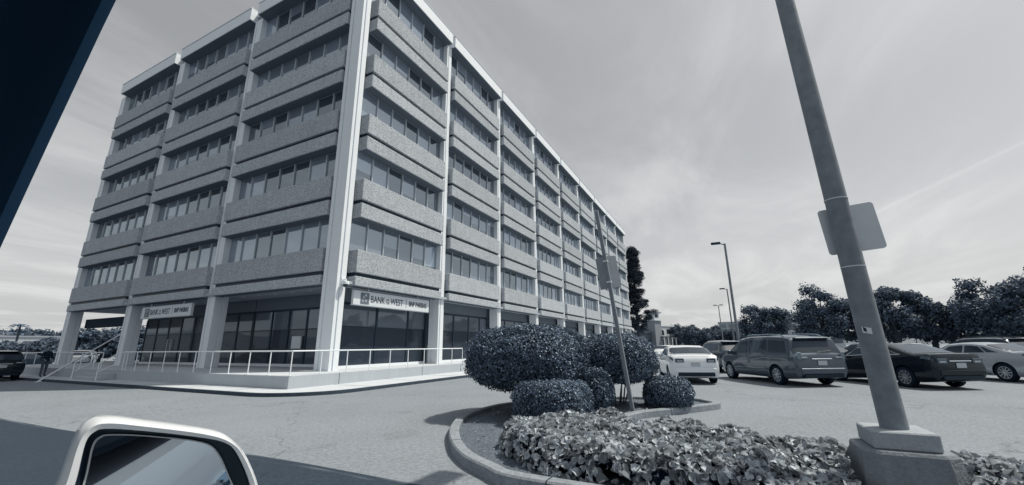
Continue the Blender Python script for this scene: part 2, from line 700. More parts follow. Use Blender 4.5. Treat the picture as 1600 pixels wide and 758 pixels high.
YS = [-3000, -300, -60, -30, -20] + [-16 + 0.5 * k for k in range(35)] + [6, 15, 40, 120, 400, 3000]
sheet('ground', [-3000, -300, -60, -20, -9, 0, 20, 80, 300, 3000], YS, M_ASPH)
ysr = [-120, -60, -30] + [-24 + 0.5 * k for k in range(100)] + [40, 80, 160]
sheet('road', [-32, -14, -9.36], ysr, M_ROAD, 0.004, 0.05)

# sidewalk round the building with a rounded corner and kerb face
def offset_corner(x0, y0, rad, y_end, x_end, n=10):
    pts = [(x0, y_end), (x0, y0 + rad)]
    for k in range(1, n):
        a = math.pi + (math.pi / 2) * k / n
        pts.append((x0 + rad + rad * math.cos(a), y0 + rad + rad * math.sin(a)))
    pts += [(x0 + rad, y0), (x_end, y0)]
    return pts


def strip_between(outer, inner, z_of, z0_of):
    vv, ff = [], []
    for (a, b) in zip(outer, inner):
        vv += [(a[0], a[1], z0_of(a)), (a[0], a[1], z_of(a)), (b[0], b[1], z_of(b))]
    for i in range(len(outer) - 1):
        k = i * 3
        ff += [(k, k + 3, k + 4, k + 1), (k + 1, k + 4, k + 5, k + 2)]
    return vv, ff


ZW = -0.08
oc = offset_corner(-4.05, -3.45, 2.6, 60, 90, 12)
ic = offset_corner(-3.90, -3.30, 2.45, 60, 90, 12)
pc = offset_corner(-2.0, -0.5, 0.3, 60, 90, 12)
b = MB()
b.add(*strip_between(oc, ic, lambda p: ZW, lambda p: -0.26))
tag(b.build('kerb', M_KERBD, fix=False), kind='structure')
b = MB()
b.add(*strip_between(ic, pc, lambda p: ZW, lambda p: ZW - 0.02))
tag(b.build('sidewalk', M_WALK, fix=False), kind='structure')
walk = bpy.data.objects['sidewalk']
for x in np.arange(-0.6, 40, 3.1):   # joints scored across the walk
    MB().box(x - 0.012, x + 0.012, -3.29, -1.16, ZW - 0.01, ZW + 0.003).build('walk_joint', M_FRAME_D, walk)
for y in np.arange(0.5, 40, 3.1):
    MB().box(-3.89, -2.71, y - 0.012, y + 0.012, ZW - 0.01, ZW + 0.003).build('walk_joint', M_FRAME_D, walk)

PZ = 0.38
plat = MB().prism([(-2.7, -1.15), (76, -1.15), (76, 32.5), (-2.7, 32.5)], -0.2, PZ).build('platform', M_PLAT)
tag(plat, kind='structure')
for i, x in enumerate((-0.35, 5.2, 8.95, 14.5, 20)):
    j = MB().box(x - 0.012, x + 0.012, -1.155, -1.152, ZW + 0.01, PZ - 0.01).build('control_joint', M_FRAME_D, plat)
floor = MB().box(-2.62, 75.9, -1.07, 32.4, PZ, PZ + 0.012).build('platform_floor', M_WALK, plat)

# ------------------------------------------------------------------ office building
aR, BR, gR, NR = 0.687, 8.0085, 0.417, 9
aL, BL, gL, NL = 0.7908, 10.0279, 0.3964, 3
XE, YE = aR + NR * BR, aL + NL * BL
TOPS = [6.27 + 3.88 * k for k in range(5)]
BOTS = [4.42] + [t - 2.15 for t in TOPS[1:]]
ZF0, ZF1 = 24.09, 25.01
WIN = 0.66      # depth of the window plane behind the band face
bld = empty('office_building', (0, 0, 0))
tag(bld, 'six storey office block of grey aggregate bands, white columns and ribbon windows', 'office building')

# the closed mass behind the windows; ground floor set back, far bay left open as a passage
MB().box(WIN + 0.10, XE - 0.5, WIN + 0.10, YE - 0.3, 4.62, 24.2).build('core_wall', M_DARKCORE, bld)
MB().box(2.95, XE - 1.5, 1.40, 24.2, PZ + 0.012, 4.6).build('ground_floor_wall', mat('ground_floor_wall', 0.10, 0.9), bld)
MB().box(0.12, XE - 0.1, 0.12, YE - 0.1, 4.48, 4.6).build('soffit', M_SOFFIT, bld)
MB().box(0.35, XE - 0.3, 0.35, YE - 0.3, 24.6, 24.9).build('roof', M_FASCIA, bld)
MB().box(1.2, 1.5, 22.6, 30.2, 3.15, 3.85).build('passage_beam', M_DARKCORE, bld)


def column_mesh(w, d, h, groove_front=True):
    """channel column: front at y=0 facing -y, centred on x, with recessed grooves on front and sides"""
    g, gd = 0.045, 0.05
    x0, x1 = -w / 2, w / 2
    f1 = x0 + 0.30 * w
    s1 = 0.62 * d
    poly = [(x0, 0), (f1 - g, 0), (f1 - g, gd), (f1 + g, gd), (f1 + g, 0), (x1, 0), (x1, s1 - g), (x1 - gd, s1 - g), (x1 - gd, s1 + g), (x1, s1 + g), (x1, d),
            (x0, d), (x0, s1 + g), (x0 + gd, s1 + g), (x0 + gd, s1 - g), (x0, s1 - g)]
    return MB().prism(poly, 0, h).mesh('column', M_WHITE)


CH = 24.15 - PZ - 0.012
cmR = column_mesh(0.55, 0.75, CH)
cmL = column_mesh(0.80, 0.75, CH)
for b_ in range(1, NR + 1):
    x = aR + b_ * BR
    inst('column', cmR, bld, (x if b_ < NR else XE - 0.1, 0.30, PZ + 0.012))
for b_ in range(1, NL + 1):
    y = aL + b_ * BL
    inst('column', cmL, bld, (0.30, y, PZ + 0.012), -math.pi / 2)
# corner column
poly = [(0.05, 0.05), (0.20, 0.05), (0.20, 0.10), (0.29, 0.10), (0.29, 0.05), (0.58, 0.05), (0.58, 1.02), (0.05, 1.02), (0.05, 0.80), (0.10, 0.80), (0.10, 0.70), (0.05, 0.70)]
MB().prism(poly, PZ + 0.012, 25.05).build('corner_column', M_WHITE, bld)
MB().box(XE - 0.4, XE, YE - 0.6, YE, PZ + 0.012, 24.1).build('column', M_WHITE, bld)


def band_meshes(length, k):
    top, bot = TOPS[k], BOTS[k]
    up = MB().bbox(0, length, 0, WIN - 0.02, top - 1.17, top, 0.025).mesh('spandrel_panel', M_AGG)
    lo = MB().bbox(0, length, 0, WIN - 0.02, bot, top - 1.37, 0.025).mesh('spandrel_panel', M_AGG)
    so = MB().box(0.05, length - 0.05, 0.05, WIN - 0.03, bot - 0.012, bot + 0.02).mesh('soffit_shade_strip', M_SOFFD)  # dark strip painting the shade below the band
    gr = MB().box(0.06, length - 0.06, 0.16, WIN - 0.04, top - 1.40, top - 1.14).mesh('groove_strip', M_FRAME_D)
    return up, lo, gr, so


def window_meshes(n, length, zb, zt):
    """n panes between slim mullions, facing -y, origin at left"""
    pw = length / n
    h = zt - zb
    pane = MB().box(0.025, pw - 0.025, 0.0, 0.03, 0.05, h - 0.04).mesh('pane', M_GLASS_UP)
    mul = MB().box(-0.028, 0.028, -0.075, 0.03, 0.0, h).mesh('mullion', M_MULL)
    fr = MB().box(0, length, -0.04, 0.03, 0.0, 0.045).box(0, length, -0.04, 0.03, h - 0.045, h).mesh('window_frame', mat('window_rail', 0.22, 0.5, 0.4))
    return pw, pane, mul, fr


def facade(nb, a0, B, g, npane, side):
    length = B - 2 * g
    bands = [band_meshes(length, k) for k in range(5)]
    wins = []
    for k in range(5):
        zb = TOPS[k] + 0.005
        zt = (BOTS[k + 1] if k < 4 else ZF0) - 0.005
        wins.append((zb, window_meshes(npane, B - 0.62, zb, zt), zt))
    fg = 0.16 if side == 'R' else 0.42
    fasc = MB().bbox(0, B - 2 * fg, 0, 0.82, ZF0, ZF1, 0.015).mesh('roof_fascia', M_FASCIA)
    fso = MB().box(0.04, B - 2 * fg - 0.04, 0.04, 0.79, ZF0 - 0.012, ZF0 + 0.02).mesh('soffit_shade_strip', M_SOFFD)  # same painted shade below the roof fascia
    cap = MB().box(-0.01, B - 2 * fg + 0.01, -0.03, 0.5, ZF1, ZF1 + 0.05).mesh('coping', M_MULL)
    for b_ in range(nb):
        s0 = a0 + b_ * B

        def put(name, me, s, depth, z, parent=bld):
            if side == 'R':
                return inst(name, me, parent, (s, depth, z))
            return inst(name, me, parent, (depth, s, z), -math.pi / 2, (1, 1, 1)) if False else inst(name, me, parent, (depth, s, z), math.pi / 2, (1, -1, 1))
        for k in range(5):
            up, lo, gr, so = bands[k]
            put('spandrel_panel', up, s0 + g, 0, 0)
            put('spandrel_panel', lo, s0 + g, 0, 0)
            put('groove_strip', gr, s0 + g, 0, 0)
            put('soffit_shade_strip', so, s0 + g, 0, 0)
            zb, (pw, pane, mul, fr), zt = wins[k]
            w = put('window', fr, s0 + 0.31, WIN, zb)
            detailed = side == 'L' or b_ < 5
            if detailed:
                for i in range(npane):
                    inst('pane', pane, w, (i * pw, 0, 0))
                for i in range(1, npane):
                    inst('mullion', mul, w, (i * pw, 0, 0))
            else:
                q = MB()
                h = zt - zb
                for i in range(npane):
                    q.box(i * pw + 0.03, (i + 1) * pw - 0.03, 0, 0.03, 0.05, h - 0.04)
                if ('far', k) not in cache:
                    cache[('far', k)] = q.mesh('panes', M_GLASS_UP)
                    q2 = MB()
                    for i in range(1, npane):
                        q2.box(i * pw - 0.028, i * pw + 0.028, -0.06, 0.03, 0.0, h)
                    cache[('farm', k)] = q2.mesh('mullions', M_MULL)
                tag(inst('glazing', cache[('far', k)], w, (0, 0, 0)), kind='stuff')
                tag(inst('mullion_row', cache[('farm', k)], w, (0, 0, 0)), kind='stuff')
        fo = put('roof_fascia', fasc, s0 + fg, -0.11, 0)
        inst('coping', cap, fo, (0, 0, 0))
        inst('soffit_shade_strip', fso, fo, (0, 0, 0))


cache = {}
facade(NR, aR, BR, gR, 6, 'R')
facade(NL, aL, BL, gL, 7, 'L')


# ground floor shopfronts
def storefront(x0, x1, edges, depth, side, door=None):
    """glazing between x0 and x1 at the given depth; edges = mullion positions"""
    def P3(s, d, z):
        return (s, d, z) if side == 'R' else (d, s, z)

    def bx(s0, s1, d0, d1, z0, z1):
        q = MB()
        a, c = P3(s0, d0, z0), P3(s1, d1, z1)
        return q.box(a[0], c[0], a[1], c[1], a[2], c[2])
    f = bx(x0, x1, depth - 0.06, depth + 0.06, 3.60, 3.72).build('storefront', M_FRAME_D, bld)
    bx(x0, x1, depth - 0.08, depth + 0.06, PZ + 0.014, PZ + 0.16).build('sill', M_WHITE, f)
    bx(x0, x1, depth - 0.02, depth + 0.06, 3.722, 4.47).build('bulkhead', mat('bulkhead_panel', 0.16, 0.8, var=0.05), f)
    es = [x0] + list(edges) + [x1]
    for i, e in enumerate(es):
        bx(e - 0.07, e + 0.07, depth - 0.055, depth + 0.055, PZ + 0.162, 3.598).build('mullion', M_FRAME_D, f)
    for a, c in zip(es[:-1], es[1:]):
        bx(a + 0.07, c - 0.07, depth - 0.02, depth + 0.02, 2.52, 3.598).build('pane', M_GLASS_SH, f)
        bx(a + 0.07, c - 0.07, depth - 0.021, depth + 0.021, PZ + 0.162, 2.46).build('pane', M_GLASS_DK, f)
        bx(a + 0.07, c - 0.07, depth - 0.04, depth + 0.04, 2.46, 2.52).build('transom', M_FRAME_D, f)
    return f


storefront(0.75, 8.35, (1.6, 4.05, 6.65), 1.33, 'R')
for b_ in range(1, NR):
    s = aR + b_ * BR
    storefront(s + 0.35, s + BR - 0.35, (s + 1.25, s + 2.9, s + 4.9, s + 6.5), 1.33, 'R')
storefront(1.42, 10.5, (2.3, 3.9, 5.5, 7.1, 8.7), 2.86, 'L')
dl = storefront(10.6, 24.1, (12.2, 13.9, 15.6, 17.3, 19.0, 20.7, 22.4), 2.86, 'L')
for y in (19.9, 20.4):
    MB().tube([(2.76, y, 1.25), (2.74, y, 1.3), (2.74, y, 2.1), (2.76, y, 2.15)], 0.03, 6).build('door_handle', M_RAIL, dl, 30)
MB().box(2.70, 2.79, 5.7, 6.5, 1.4, 2.1).build('window_notice', M_SIGN, dl)
MB().box(0.75, 2.86, 1.36, 1.41, PZ + 0.014, 4.47).build('return_wall', mat('bulkhead_panel', 0.16), bld)
for k in range(6):   # recessed downlights in the soffit
    MB().lathe([(0.10, 4.462), (0.10, 4.478)], 12, c=(1.6, 2.4 + 1.5 * k, 0)).build('downlight', M_WHITE, bld)


# ------------------------------------------------------------------ signs on the building
def text_mesh(body, size, bold=0.0, spacing=1.0):
    cu = bpy.data.curves.new('t', 'FONT')
    cu.body = body
    cu.size = size
    cu.offset = bold
    cu.space_character = spacing
    cu.extrude = 0.004
    cu.resolution_u = 3
    o = bpy.data.objects.new('t', cu)
    COL.objects.link(o)
    dg = bpy.context.evaluated_depsgraph_get()
    me = bpy.data.meshes.new_from_object(o.evaluated_get(dg))
    bpy.data.objects.remove(o)
    xs = [v.co.x for v in me.vertices]
    return me, min(xs), max(xs)


def bank_sign(loc, rz, label):
    root = empty('bank_sign', loc, rz)
    tag(root, label, 'sign', 'bank signs over the shopfronts')
    Wd, Hh = 6.05, 0.72
    MB().bbox(0, Wd, 0, 0.16, 0, Hh, 0.01).build('sign_board', M_SIGN, root)
    MB().box(-0.02, Wd + 0.02, 0.02, 0.18, -0.03, -0.001).box(-0.02, Wd + 0.02, 0.02, 0.18, Hh + 0.001, Hh + 0.03).build('sign_frame', M_MULL, root)
    lg = MB().box(0.46, 1.04, -0.012, 0.0, 0.07, 0.65).build('logo_square', M_LOGO, root)

    def star(cx, cz, r_, a0):
        vv = []
        for i in range(10):
            a = a0 + math.pi * i / 5
            q = r_ if i % 2 == 0 else r_ * 0.38
            vv.append((cx + q * math.cos(a), -0.016, cz + q * math.sin(a)))
        s = MB()
        s.add(vv + [(v[0], -0.013, v[2]) for v in vv], [tuple(range(10))] + [(i, (i + 1) % 10, 10 + (i + 1) % 10, 10 + i) for i in range(10)])
        s.build('logo_star', M_SIGN, lg)
    star(0.62, 0.22, 0.055, 0.2)
    star(0.66, 0.42, 0.075, 0.5)
    star(0.80, 0.52, 0.095, 0.8)
    star(0.82, 0.24, 0.06, 0.1)

    def word(txt, x, z, size, bold, width, m=M_INK):
        me, a, c = text_mesh(txt, size, bold)
        me.materials.clear()
        me.materials.append(m)
        o = bpy.data.objects.new('lettering', me)
        link(o, root)
        sx = width / (c - a)
        o.scale = (sx, 1, 1)
        o.location = (x - a * sx, -0.006, z)
        o.rotation_euler = (math.pi / 2, 0, 0)
        return o
    gi = mat('sign_ink_grey', 0.07, 0.6)
    word('BANK', 1.17, 0.20, 0.50, 0.004, 1.02, gi)
    word('OF', 2.30, 0.37, 0.17, 0.001, 0.20, gi)
    word('THE', 2.25, 0.20, 0.17, 0.001, 0.30, gi)
    word('WEST', 2.62, 0.20, 0.50, 0.004, 1.02, gi)
    MB().box(3.90, 3.925, -0.01, -0.001, 0.14, 0.62).build('divider', gi, root)
    word('BNP PARIBAS', 4.16, 0.24, 0.40, 0.007, 1.62)
    for x in (1.0, 5.0):
        MB().box(x - 0.04, x + 0.04, 0.05, 0.12, Hh + 0.03, Hh + 0.21).build('hanger', M_MULL, root)
    return root


bank_sign((1.36, 0.30, 3.52), 0, 'long white bank sign over the sunlit shopfront beside the corner column')
bank_sign((0.30, 18.92, 3.44), -math.pi / 2, 'long white bank sign over the shaded glass doors')

# dome camera on the corner column
t = empty('security_camera', (0.0, 0.0, 0))
t.location = (0.40, -0.16, 4.38)
tag(t, 'white dome security camera on an arm at the corner column', 'security camera')
MB().lathe([(0.02, 0.16), (0.15, 0.13), (0.17, 0.02), (0.16, -0.02)], 16).build('housing', M_RAIL, t, 30)
MB().lathe([(0.13, -0.02), (0.12, -0.09), (0.08, -0.14), (0.02, -0.16)], 16).build('dome', M_CARGLASS, t, 40)
MB().tube([(0, 0, 0.14), (0, 0, 0.22), (0, 0.21, 0.22)], 0.035, 8).build('arm', M_RAIL, t, 40)
MB().box(-0.08, 0.08, 0.18, 0.208, 0.1, 0.34).build('wall_plate', M_RAIL, t)


# ------------------------------------------------------------------ railings
def railing(pts, name, label, spacing=1.28, low=False, h=0.92, z0=PZ + 0.012):
    root = empty(name, (pts[0][0], pts[0][1], z0))
    tag(root, label, 'railing')
    o = Vector((pts[0][0], pts[0][1], z0))
    P_ = [Vector((p[0], p[1], p[2] if len(p) > 2 else z0)) - o for p in pts]
    MB().tube([p + Vector((0, 0, h)) for p in P_], 0.027, 8).build('top_rail', M_RAIL, root, 40)
    pm = MB().tube([(0, 0, 0.008), (0, 0, h - 0.027)], 0.021, 8).mesh('post', M_RAIL, 40)
    bm_ = MB().box(-0.06, 0.06, -0.06, 0.06, 0, 0.008).mesh('base_plate', M_RAIL)
    for a, c in zip(P_[:-1], P_[1:]):
        L_ = (c - a).length
        n = max(1, round(L_ / spacing))
        for i in range(n + (1 if c is P_[-1] else 0)):
            p = inst('post', pm, root, a.lerp(c, i / n))
            inst('base_plate', bm_, p, (0, 0, 0))
    return root


railing([(-2.58, -1.03), (8.15, -1.03), (9.3, -1.03)], 'railing', 'white pipe railing on the sunlit platform edge by the big shrub')
railing([(-2.58, -1.03 + 1.30), (-2.58, 12.4)], 'railing', 'white pipe railing along the shaded platform edge below the bank doors')
tr = bpy.data.objects['railing.001']
MB().tube([(0, -1.30, 0.92), (0, 0, 0.92)], 0.027, 8).build('top_rail', M_RAIL, tr, 40)
railing([(-2.58, 15.8), (-2.58, 31.5)], 'railing', 'white pipe railing on the far platform end past the steps', 1.7)
# steps down to the drive with their own handrails
st = empty('steps', (-2.7, 14.1, ZW))
tag(st, 'short flight of concrete steps with white handrails at the shaded side', 'steps')
for i in range(2):
    z1 = PZ - ZW - 0.155 * (i + 1)
    MB().bbox(-0.32 * (i + 1), -0.32 * i - 0.003, -1.5, 1.5, 0.0, z1, 0.012).build('step', M_PLAT, st)
    MB().box(-0.32 * (i + 1) + 0.0, -0.32 * (i + 1) + 0.06, -1.5, 1.5, z1 + 0.001, z1 + 0.006).build('nosing', M_RAIL, st)
for y in (-1.45, 1.45):
    h = MB().tube([(0.35, y, PZ - ZW + 0.9), (0.0, y, PZ - ZW + 0.9), (-0.75, y, 0.85), (-0.75, y, 0.0)], 0.025, 8).build('handrail', M_RAIL, st, 40)
    MB().tube([(0.35, y, PZ - ZW + 0.9), (0.35, y, PZ - ZW + 0.012)], 0.021, 8).tube([(0.1, y, PZ - ZW + 0.45), (-0.75, y, 0.4)], 0.018, 8).build('baluster', M_RAIL, h, 40)


# ------------------------------------------------------------------ planter island
OUT = [(-9.18, -40), (-9.18, -24), (-9.18, -16.5), (-9.16, -14.6), (-9.10, -13.73), (-8.94, -13.41), (-8.59, -12.85), (-7.98, -12.24), (-7.07, -11.59), (-5.97, -11.08), (-4.85, -10.98),
       (-3.89, -11.15), (-2.6, -12.1), (-1.72, -13.27), (-1.32, -14.6), (-1.40, -15.25), (-1.80, -15.62), (-2.27, -15.70), (-3.53, -14.82), (-4.28, -14.30),
       (-5.1, -14.15), (-6.2, -14.5), (-6.95, -15.4), (-7.05, -16.5), (-7.05, -24), (-7.05, -40)]


def smooth_path(p, n=3):
    res = []
    for i in range(len(p) - 1):
        p0, p1, p2, p3 = p[max(i - 1, 0)], p[i], p[i + 1], p[min(i + 2, len(p) - 1)]
        if math.dist(p1, p2) > 3:
            res.append(p1)
            continue
        for k in range(n):
            t = k / n
            res.append(tuple(0.5 * (2 * b + (c - a) * t + (2 * a - 5 * b + 4 * c - d) * t * t + (3 * b - 3 * c + d - a) * t ** 3) for a, b, c, d in zip(p0, p1, p2, p3)))
    res.append(p[-1])
    return res


OUTS = smooth_path(OUT)


def inset(path, d):
    res = []
    for i, p in enumerate(path):
        a, c = Vector(path[max(i - 1, 0)]), Vector(path[min(i + 1, len(path) - 1)])
        t = (c - a).normalized()
        n = Vector((t.y, -t.x))
        res.append((p[0] + n.x * d, p[1] + n.y * d))
    return res


KH = 0.14
prof = [(0.0, -0.08), (0.0, KH - 0.02), (0.02, KH), (0.15, KH), (0.165, KH - 0.015), (0.165, 0.0)]
b = MB()
rings = []
for d, z in prof:
    ip = inset(OUTS, d)
    rings.append([(p[0], p[1], gz(p[1]) + z + (0.004 * mnoise.noise(Vector((p[0] * 2, p[1] * 2, 0))) if z > 0.1 else 0)) for p in ip])
n = len(OUTS)
b.add([v for r_ in rings for v in r_], [(j * n + i, j * n + i + 1, (j + 1) * n + i + 1, (j + 1) * n + i) for j in range(len(prof) - 1) for i in range(n - 1)])
kb = b.build('planter_kerb', M_KERB, sm=35)
tag(kb, kind='structure')
run, nextj = 0.0, 1.2
for i in range(1, n):
    run += math.dist(OUTS[i - 1], OUTS[i])
    if run > nextj and OUTS[i][1] > -24:
        nextj = run + 2.2
        t_ = Vector((OUTS[i][0] - OUTS[i - 1][0], OUTS[i][1] - OUTS[i - 1][1], 0)).normalized() * 0.006
        q = MB()
        loop = [Vector(rings[j][i]) for j in range(len(prof))]
        mid_ = sum(loop, Vector()) / len(loop)
        loop = [p + (p - mid_).normalized() * 0.003 for p in loop]
        m_ = len(loop)
        q.add([p - t_ for p in loop] + [p + t_ for p in loop], [(k, k + 1, m_ + k + 1, m_ + k) for k in range(m_ - 1)] + [tuple(range(m_)), tuple(range(m_, 2 * m_))])
        q.build('kerb_joint', M_FRAME_D, kb)
ip = inset(OUTS, 0.16)
bm = bmesh.new()
vs_ = [bm.verts.new((p[0], p[1], gz(p[1]) + 0.07)) for p in ip]
bm.faces.new(vs_)
bmesh.ops.triangulate(bm, faces=bm.faces[:])
for _ in range(3):
    long_e = [e for e in bm.edges if e.calc_length() > 0.45]
    bmesh.ops.subdivide_edges(bm, edges=long_e, cuts=1)
bmesh.ops.triangulate(bm, faces=bm.faces[:])
for v in bm.verts:
    if not v.is_boundary:
        v.co.z += 0.03 + 0.03 * mnoise.noise(v.co * 2.2)
me = bpy.data.meshes.new('planter_soil')
bm.to_mesh(me)
bm.free()
me.materials.append(M_SOIL)
smooth(me, 60)
tag(link(bpy.data.objects.new('planter_soil', me)), kind='structure')


def strew(name, pts, size, m, label_kind='stuff', aspect=1.0, tilt=0.5, nrm=None):
    """scatter small leaf quads"""
    n_ = len(pts)
    if nrm is None:
        nrm = rng.normal(size=(n_, 3)) * tilt + np.array([0, 0, 1.0])
    return leaf_mesh(name, pts, nrm, size, m, aspect)


def leaf_mesh(name, pts, nrm, size, m, aspect=0.62, fold=0.25):
    """diamond leaves of two triangles folded along the midrib"""
    pts, nrm = np.asarray(pts, float), np.asarray(nrm, float)
    n_ = len(pts)
    nrm = nrm / (np.linalg.norm(nrm, axis=1, keepdims=True) + 1e-9)
    a = np.cross(nrm, rng.normal(size=(n_, 3)))
    a /= (np.linalg.norm(a, axis=1, keepdims=True) + 1e-9)
    c = np.cross(nrm, a)
    s = np.asarray(size, float).reshape(-1, 1) * np.ones((n_, 1))
    v = np.empty((n_, 4, 3))
    v[:, 0] = pts - a * s
    v[:, 1] = pts + c * s * aspect + nrm * s * fold
    v[:, 2] = pts + a * s
    v[:, 3] = pts - c * s * aspect + nrm * s * fold
    me_ = bpy.data.meshes.new(name)
    me_.vertices.add(n_ * 4)
    me_.vertices.foreach_set('co', v.reshape(-1))
    me_.loops.add(n_ * 6)
    base = np.arange(n_)[:, None] * 4
    me_.loops.foreach_set('vertex_index', (base + np.array([0, 2, 1, 0, 3, 2])).reshape(-1).astype(np.int32))
    me_.polygons.add(n_ * 2)
    me_.polygons.foreach_set('loop_start', np.arange(0, n_ * 6, 3, dtype=np.int32))
    me_.update(calc_edges=True)
    me_.materials.append(m)
    return me_


# ------------------------------------------------------------------ clipped shrubs
def shrub(loc, rx, ry, zc, rz_, nleaf, label, stems=0, expo=2.6, size=0.026, seed=0, skirt=0.0):
    root = empty('clipped_shrub', loc)
    tag(root, label, 'shrub', 'clipped shrubs in the planter')
    d = rng.normal(size=(nleaf, 3))
    d /= np.linalg.norm(d, axis=1, keepdims=True)
    rad = 1.0 / (np.abs(d[:, 0]) ** expo + np.abs(d[:, 1]) ** expo + np.abs(d[:, 2]) ** expo) ** (1 / expo)
    bump = np.array([mnoise.fractal(Vector((p[0] * 2.4 + seed, p[1] * 2.4, p[2] * 2.4)), 1.0, 2.0, 3) for p in d])
    fine = np.array([mnoise.noise(Vector((q[0] * 9 + seed, q[1] * 9, q[2] * 9))) for q in d])
    depth = 1.0 + 0.075 * bump + 0.04 * fine - np.abs(rng.normal(size=nleaf)) * 0.075 + (rng.random(nleaf) < 0.05) * rng.random(nleaf) * 0.08
    p = d * (rad * depth)[:, None] * np.array([rx, ry, rz_]) + np.array([0, 0, zc])
    low = p[:, 2] < zc - rz_ * 0.80
    keep = ~(low & (rng.random(nleaf) < skirt))
    p, d2 = p[keep], d[keep]
    nn = d2 * np.array([1 / rx, 1 / ry, 1 / rz_])
    nn /= np.linalg.norm(nn, axis=1, keepdims=True)
    nn = nn + rng.normal(size=nn.shape) * 0.75 + np.array([0, 0, 0.25])
    me_ = leaf_mesh('foliage', p, nn, size * (0.7 + 0.7 * rng.random(len(p))), M_BUSH)
    link(bpy.data.objects.new('foliage', me_), root)
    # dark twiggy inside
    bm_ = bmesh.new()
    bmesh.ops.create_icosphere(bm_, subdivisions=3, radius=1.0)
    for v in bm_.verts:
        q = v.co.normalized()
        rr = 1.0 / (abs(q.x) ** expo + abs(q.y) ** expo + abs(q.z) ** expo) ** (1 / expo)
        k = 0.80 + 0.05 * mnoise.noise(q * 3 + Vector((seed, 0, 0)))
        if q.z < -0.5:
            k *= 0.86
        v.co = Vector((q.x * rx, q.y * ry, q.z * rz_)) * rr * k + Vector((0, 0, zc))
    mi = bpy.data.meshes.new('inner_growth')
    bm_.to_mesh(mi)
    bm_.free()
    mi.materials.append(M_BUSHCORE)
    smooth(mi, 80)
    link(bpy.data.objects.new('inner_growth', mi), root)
    for k in range(stems):
        a = 2 * math.pi * k / max(1, stems) + random.random()
        r0, r1 = 0.10 + 0.08 * random.random(), rx * (0.35 + 0.3 * random.random())
        x0, y0 = r0 * math.cos(a), r0 * math.sin(a)
        x1, y1 = r1 * math.cos(a), r1 * math.sin(a)
        zt = zc - rz_ * 0.45
        MB().tube([(x0, y0, -0.05), (x0 * 0.6 + x1 * 0.4 + random.uniform(-.04, .04), y0 * 0.6 + y1 * 0.4, zt * 0.5), (x1, y1, zt)], [0.022, 0.016, 0.011], 6).build('stem', M_STEM, root, 50)
    return root


gs = gz(-13) + 0.08
shrub((-4.70, -12.03, gs), 1.28, 1.24, 1.13, 0.71, 60000, 'largest rounded shrub, broad and overhanging the kerb on bare stems', 12, 2.9, 0.022, 1.0, 0.6)
shrub((-3.02, -13.55, gs), 0.98, 0.98, 1.06, 0.58, 32000, 'tall rounded shrub on bare stems just behind the leaning post', 8, 2.7, 0.021, 5.0, 0.4)
shrub((-4.22, -13.35, gs), 0.42, 0.42, 0.43, 0.47, 13000, 'narrow upright shrub between the low box shrub and the leaning post', 0, 2.4, 0.020, 9.0)
shrub((-5.86, -13.04, gs), 0.72, 0.68, 0.34, 0.42, 26000, 'low box-shaped shrub in front of the largest shrub', 0, 3.4, 0.019, 13.0)
shrub((-2.85, -14.70, gs), 0.58, 0.55, 0.28, 0.40, 14000, 'small dome shrub nearest the white sedan', 0, 2.5, 0.020, 17.0)

# ------------------------------------------------------------------ ivy ground cover
IVY = [(-7.4, -12.78), (-8.3, -13.22), (-8.82, -13.95), (-9.0, -14.9), (-9.0, -16.5), (-9.0, -24), (-7.3, -24), (-7.35, -17.2), (-7.1, -15.9), (-6.75, -14.9), (-6.25, -14.15), (-6.3, -13.75), (-6.75, -13.2)]


def in_poly(x, y, poly):
    c = False
    j = len(poly) - 1
    for i in range(len(poly)):
        xi, yi = poly[i]
        xj, yj = poly[j]
        if (yi > y) != (yj > y) and x < (xj - xi) * (y - yi) / (yj - yi) + xi:
            c = not c
        j = i
    return c


def poly_dist(x, y, poly):
    best = 9
    for i in range(len(poly)):
        a, c = Vector(poly[i]), Vector(poly[(i + 1) % len(poly)])
        p = Vector((x, y))
        t = max(0, min(1, (p - a).dot(c - a) / (c - a).length_squared))
        best = min(best, (a + (c - a) * t - p).length)
    return best


def ivy_h(x, y):
    d = poly_dist(x, y, IVY)
    h = 0.36 * (1 - math.exp(-d / 0.07)) + 0.14 * mnoise.noise(Vector((x * 1.6, y * 1.6, 0))) + 0.08 * mnoise.noise(Vector((x * 5, y * 5, 4)))
    # trodden low towards the road side in front of the pedestal
    h *= 1 - 0.45 * sstep(1.1, 0.3, math.hypot(x + 8.8, (y + 17.0) * 0.8))
    return gz(y) + 0.07 + max(0.03, h)


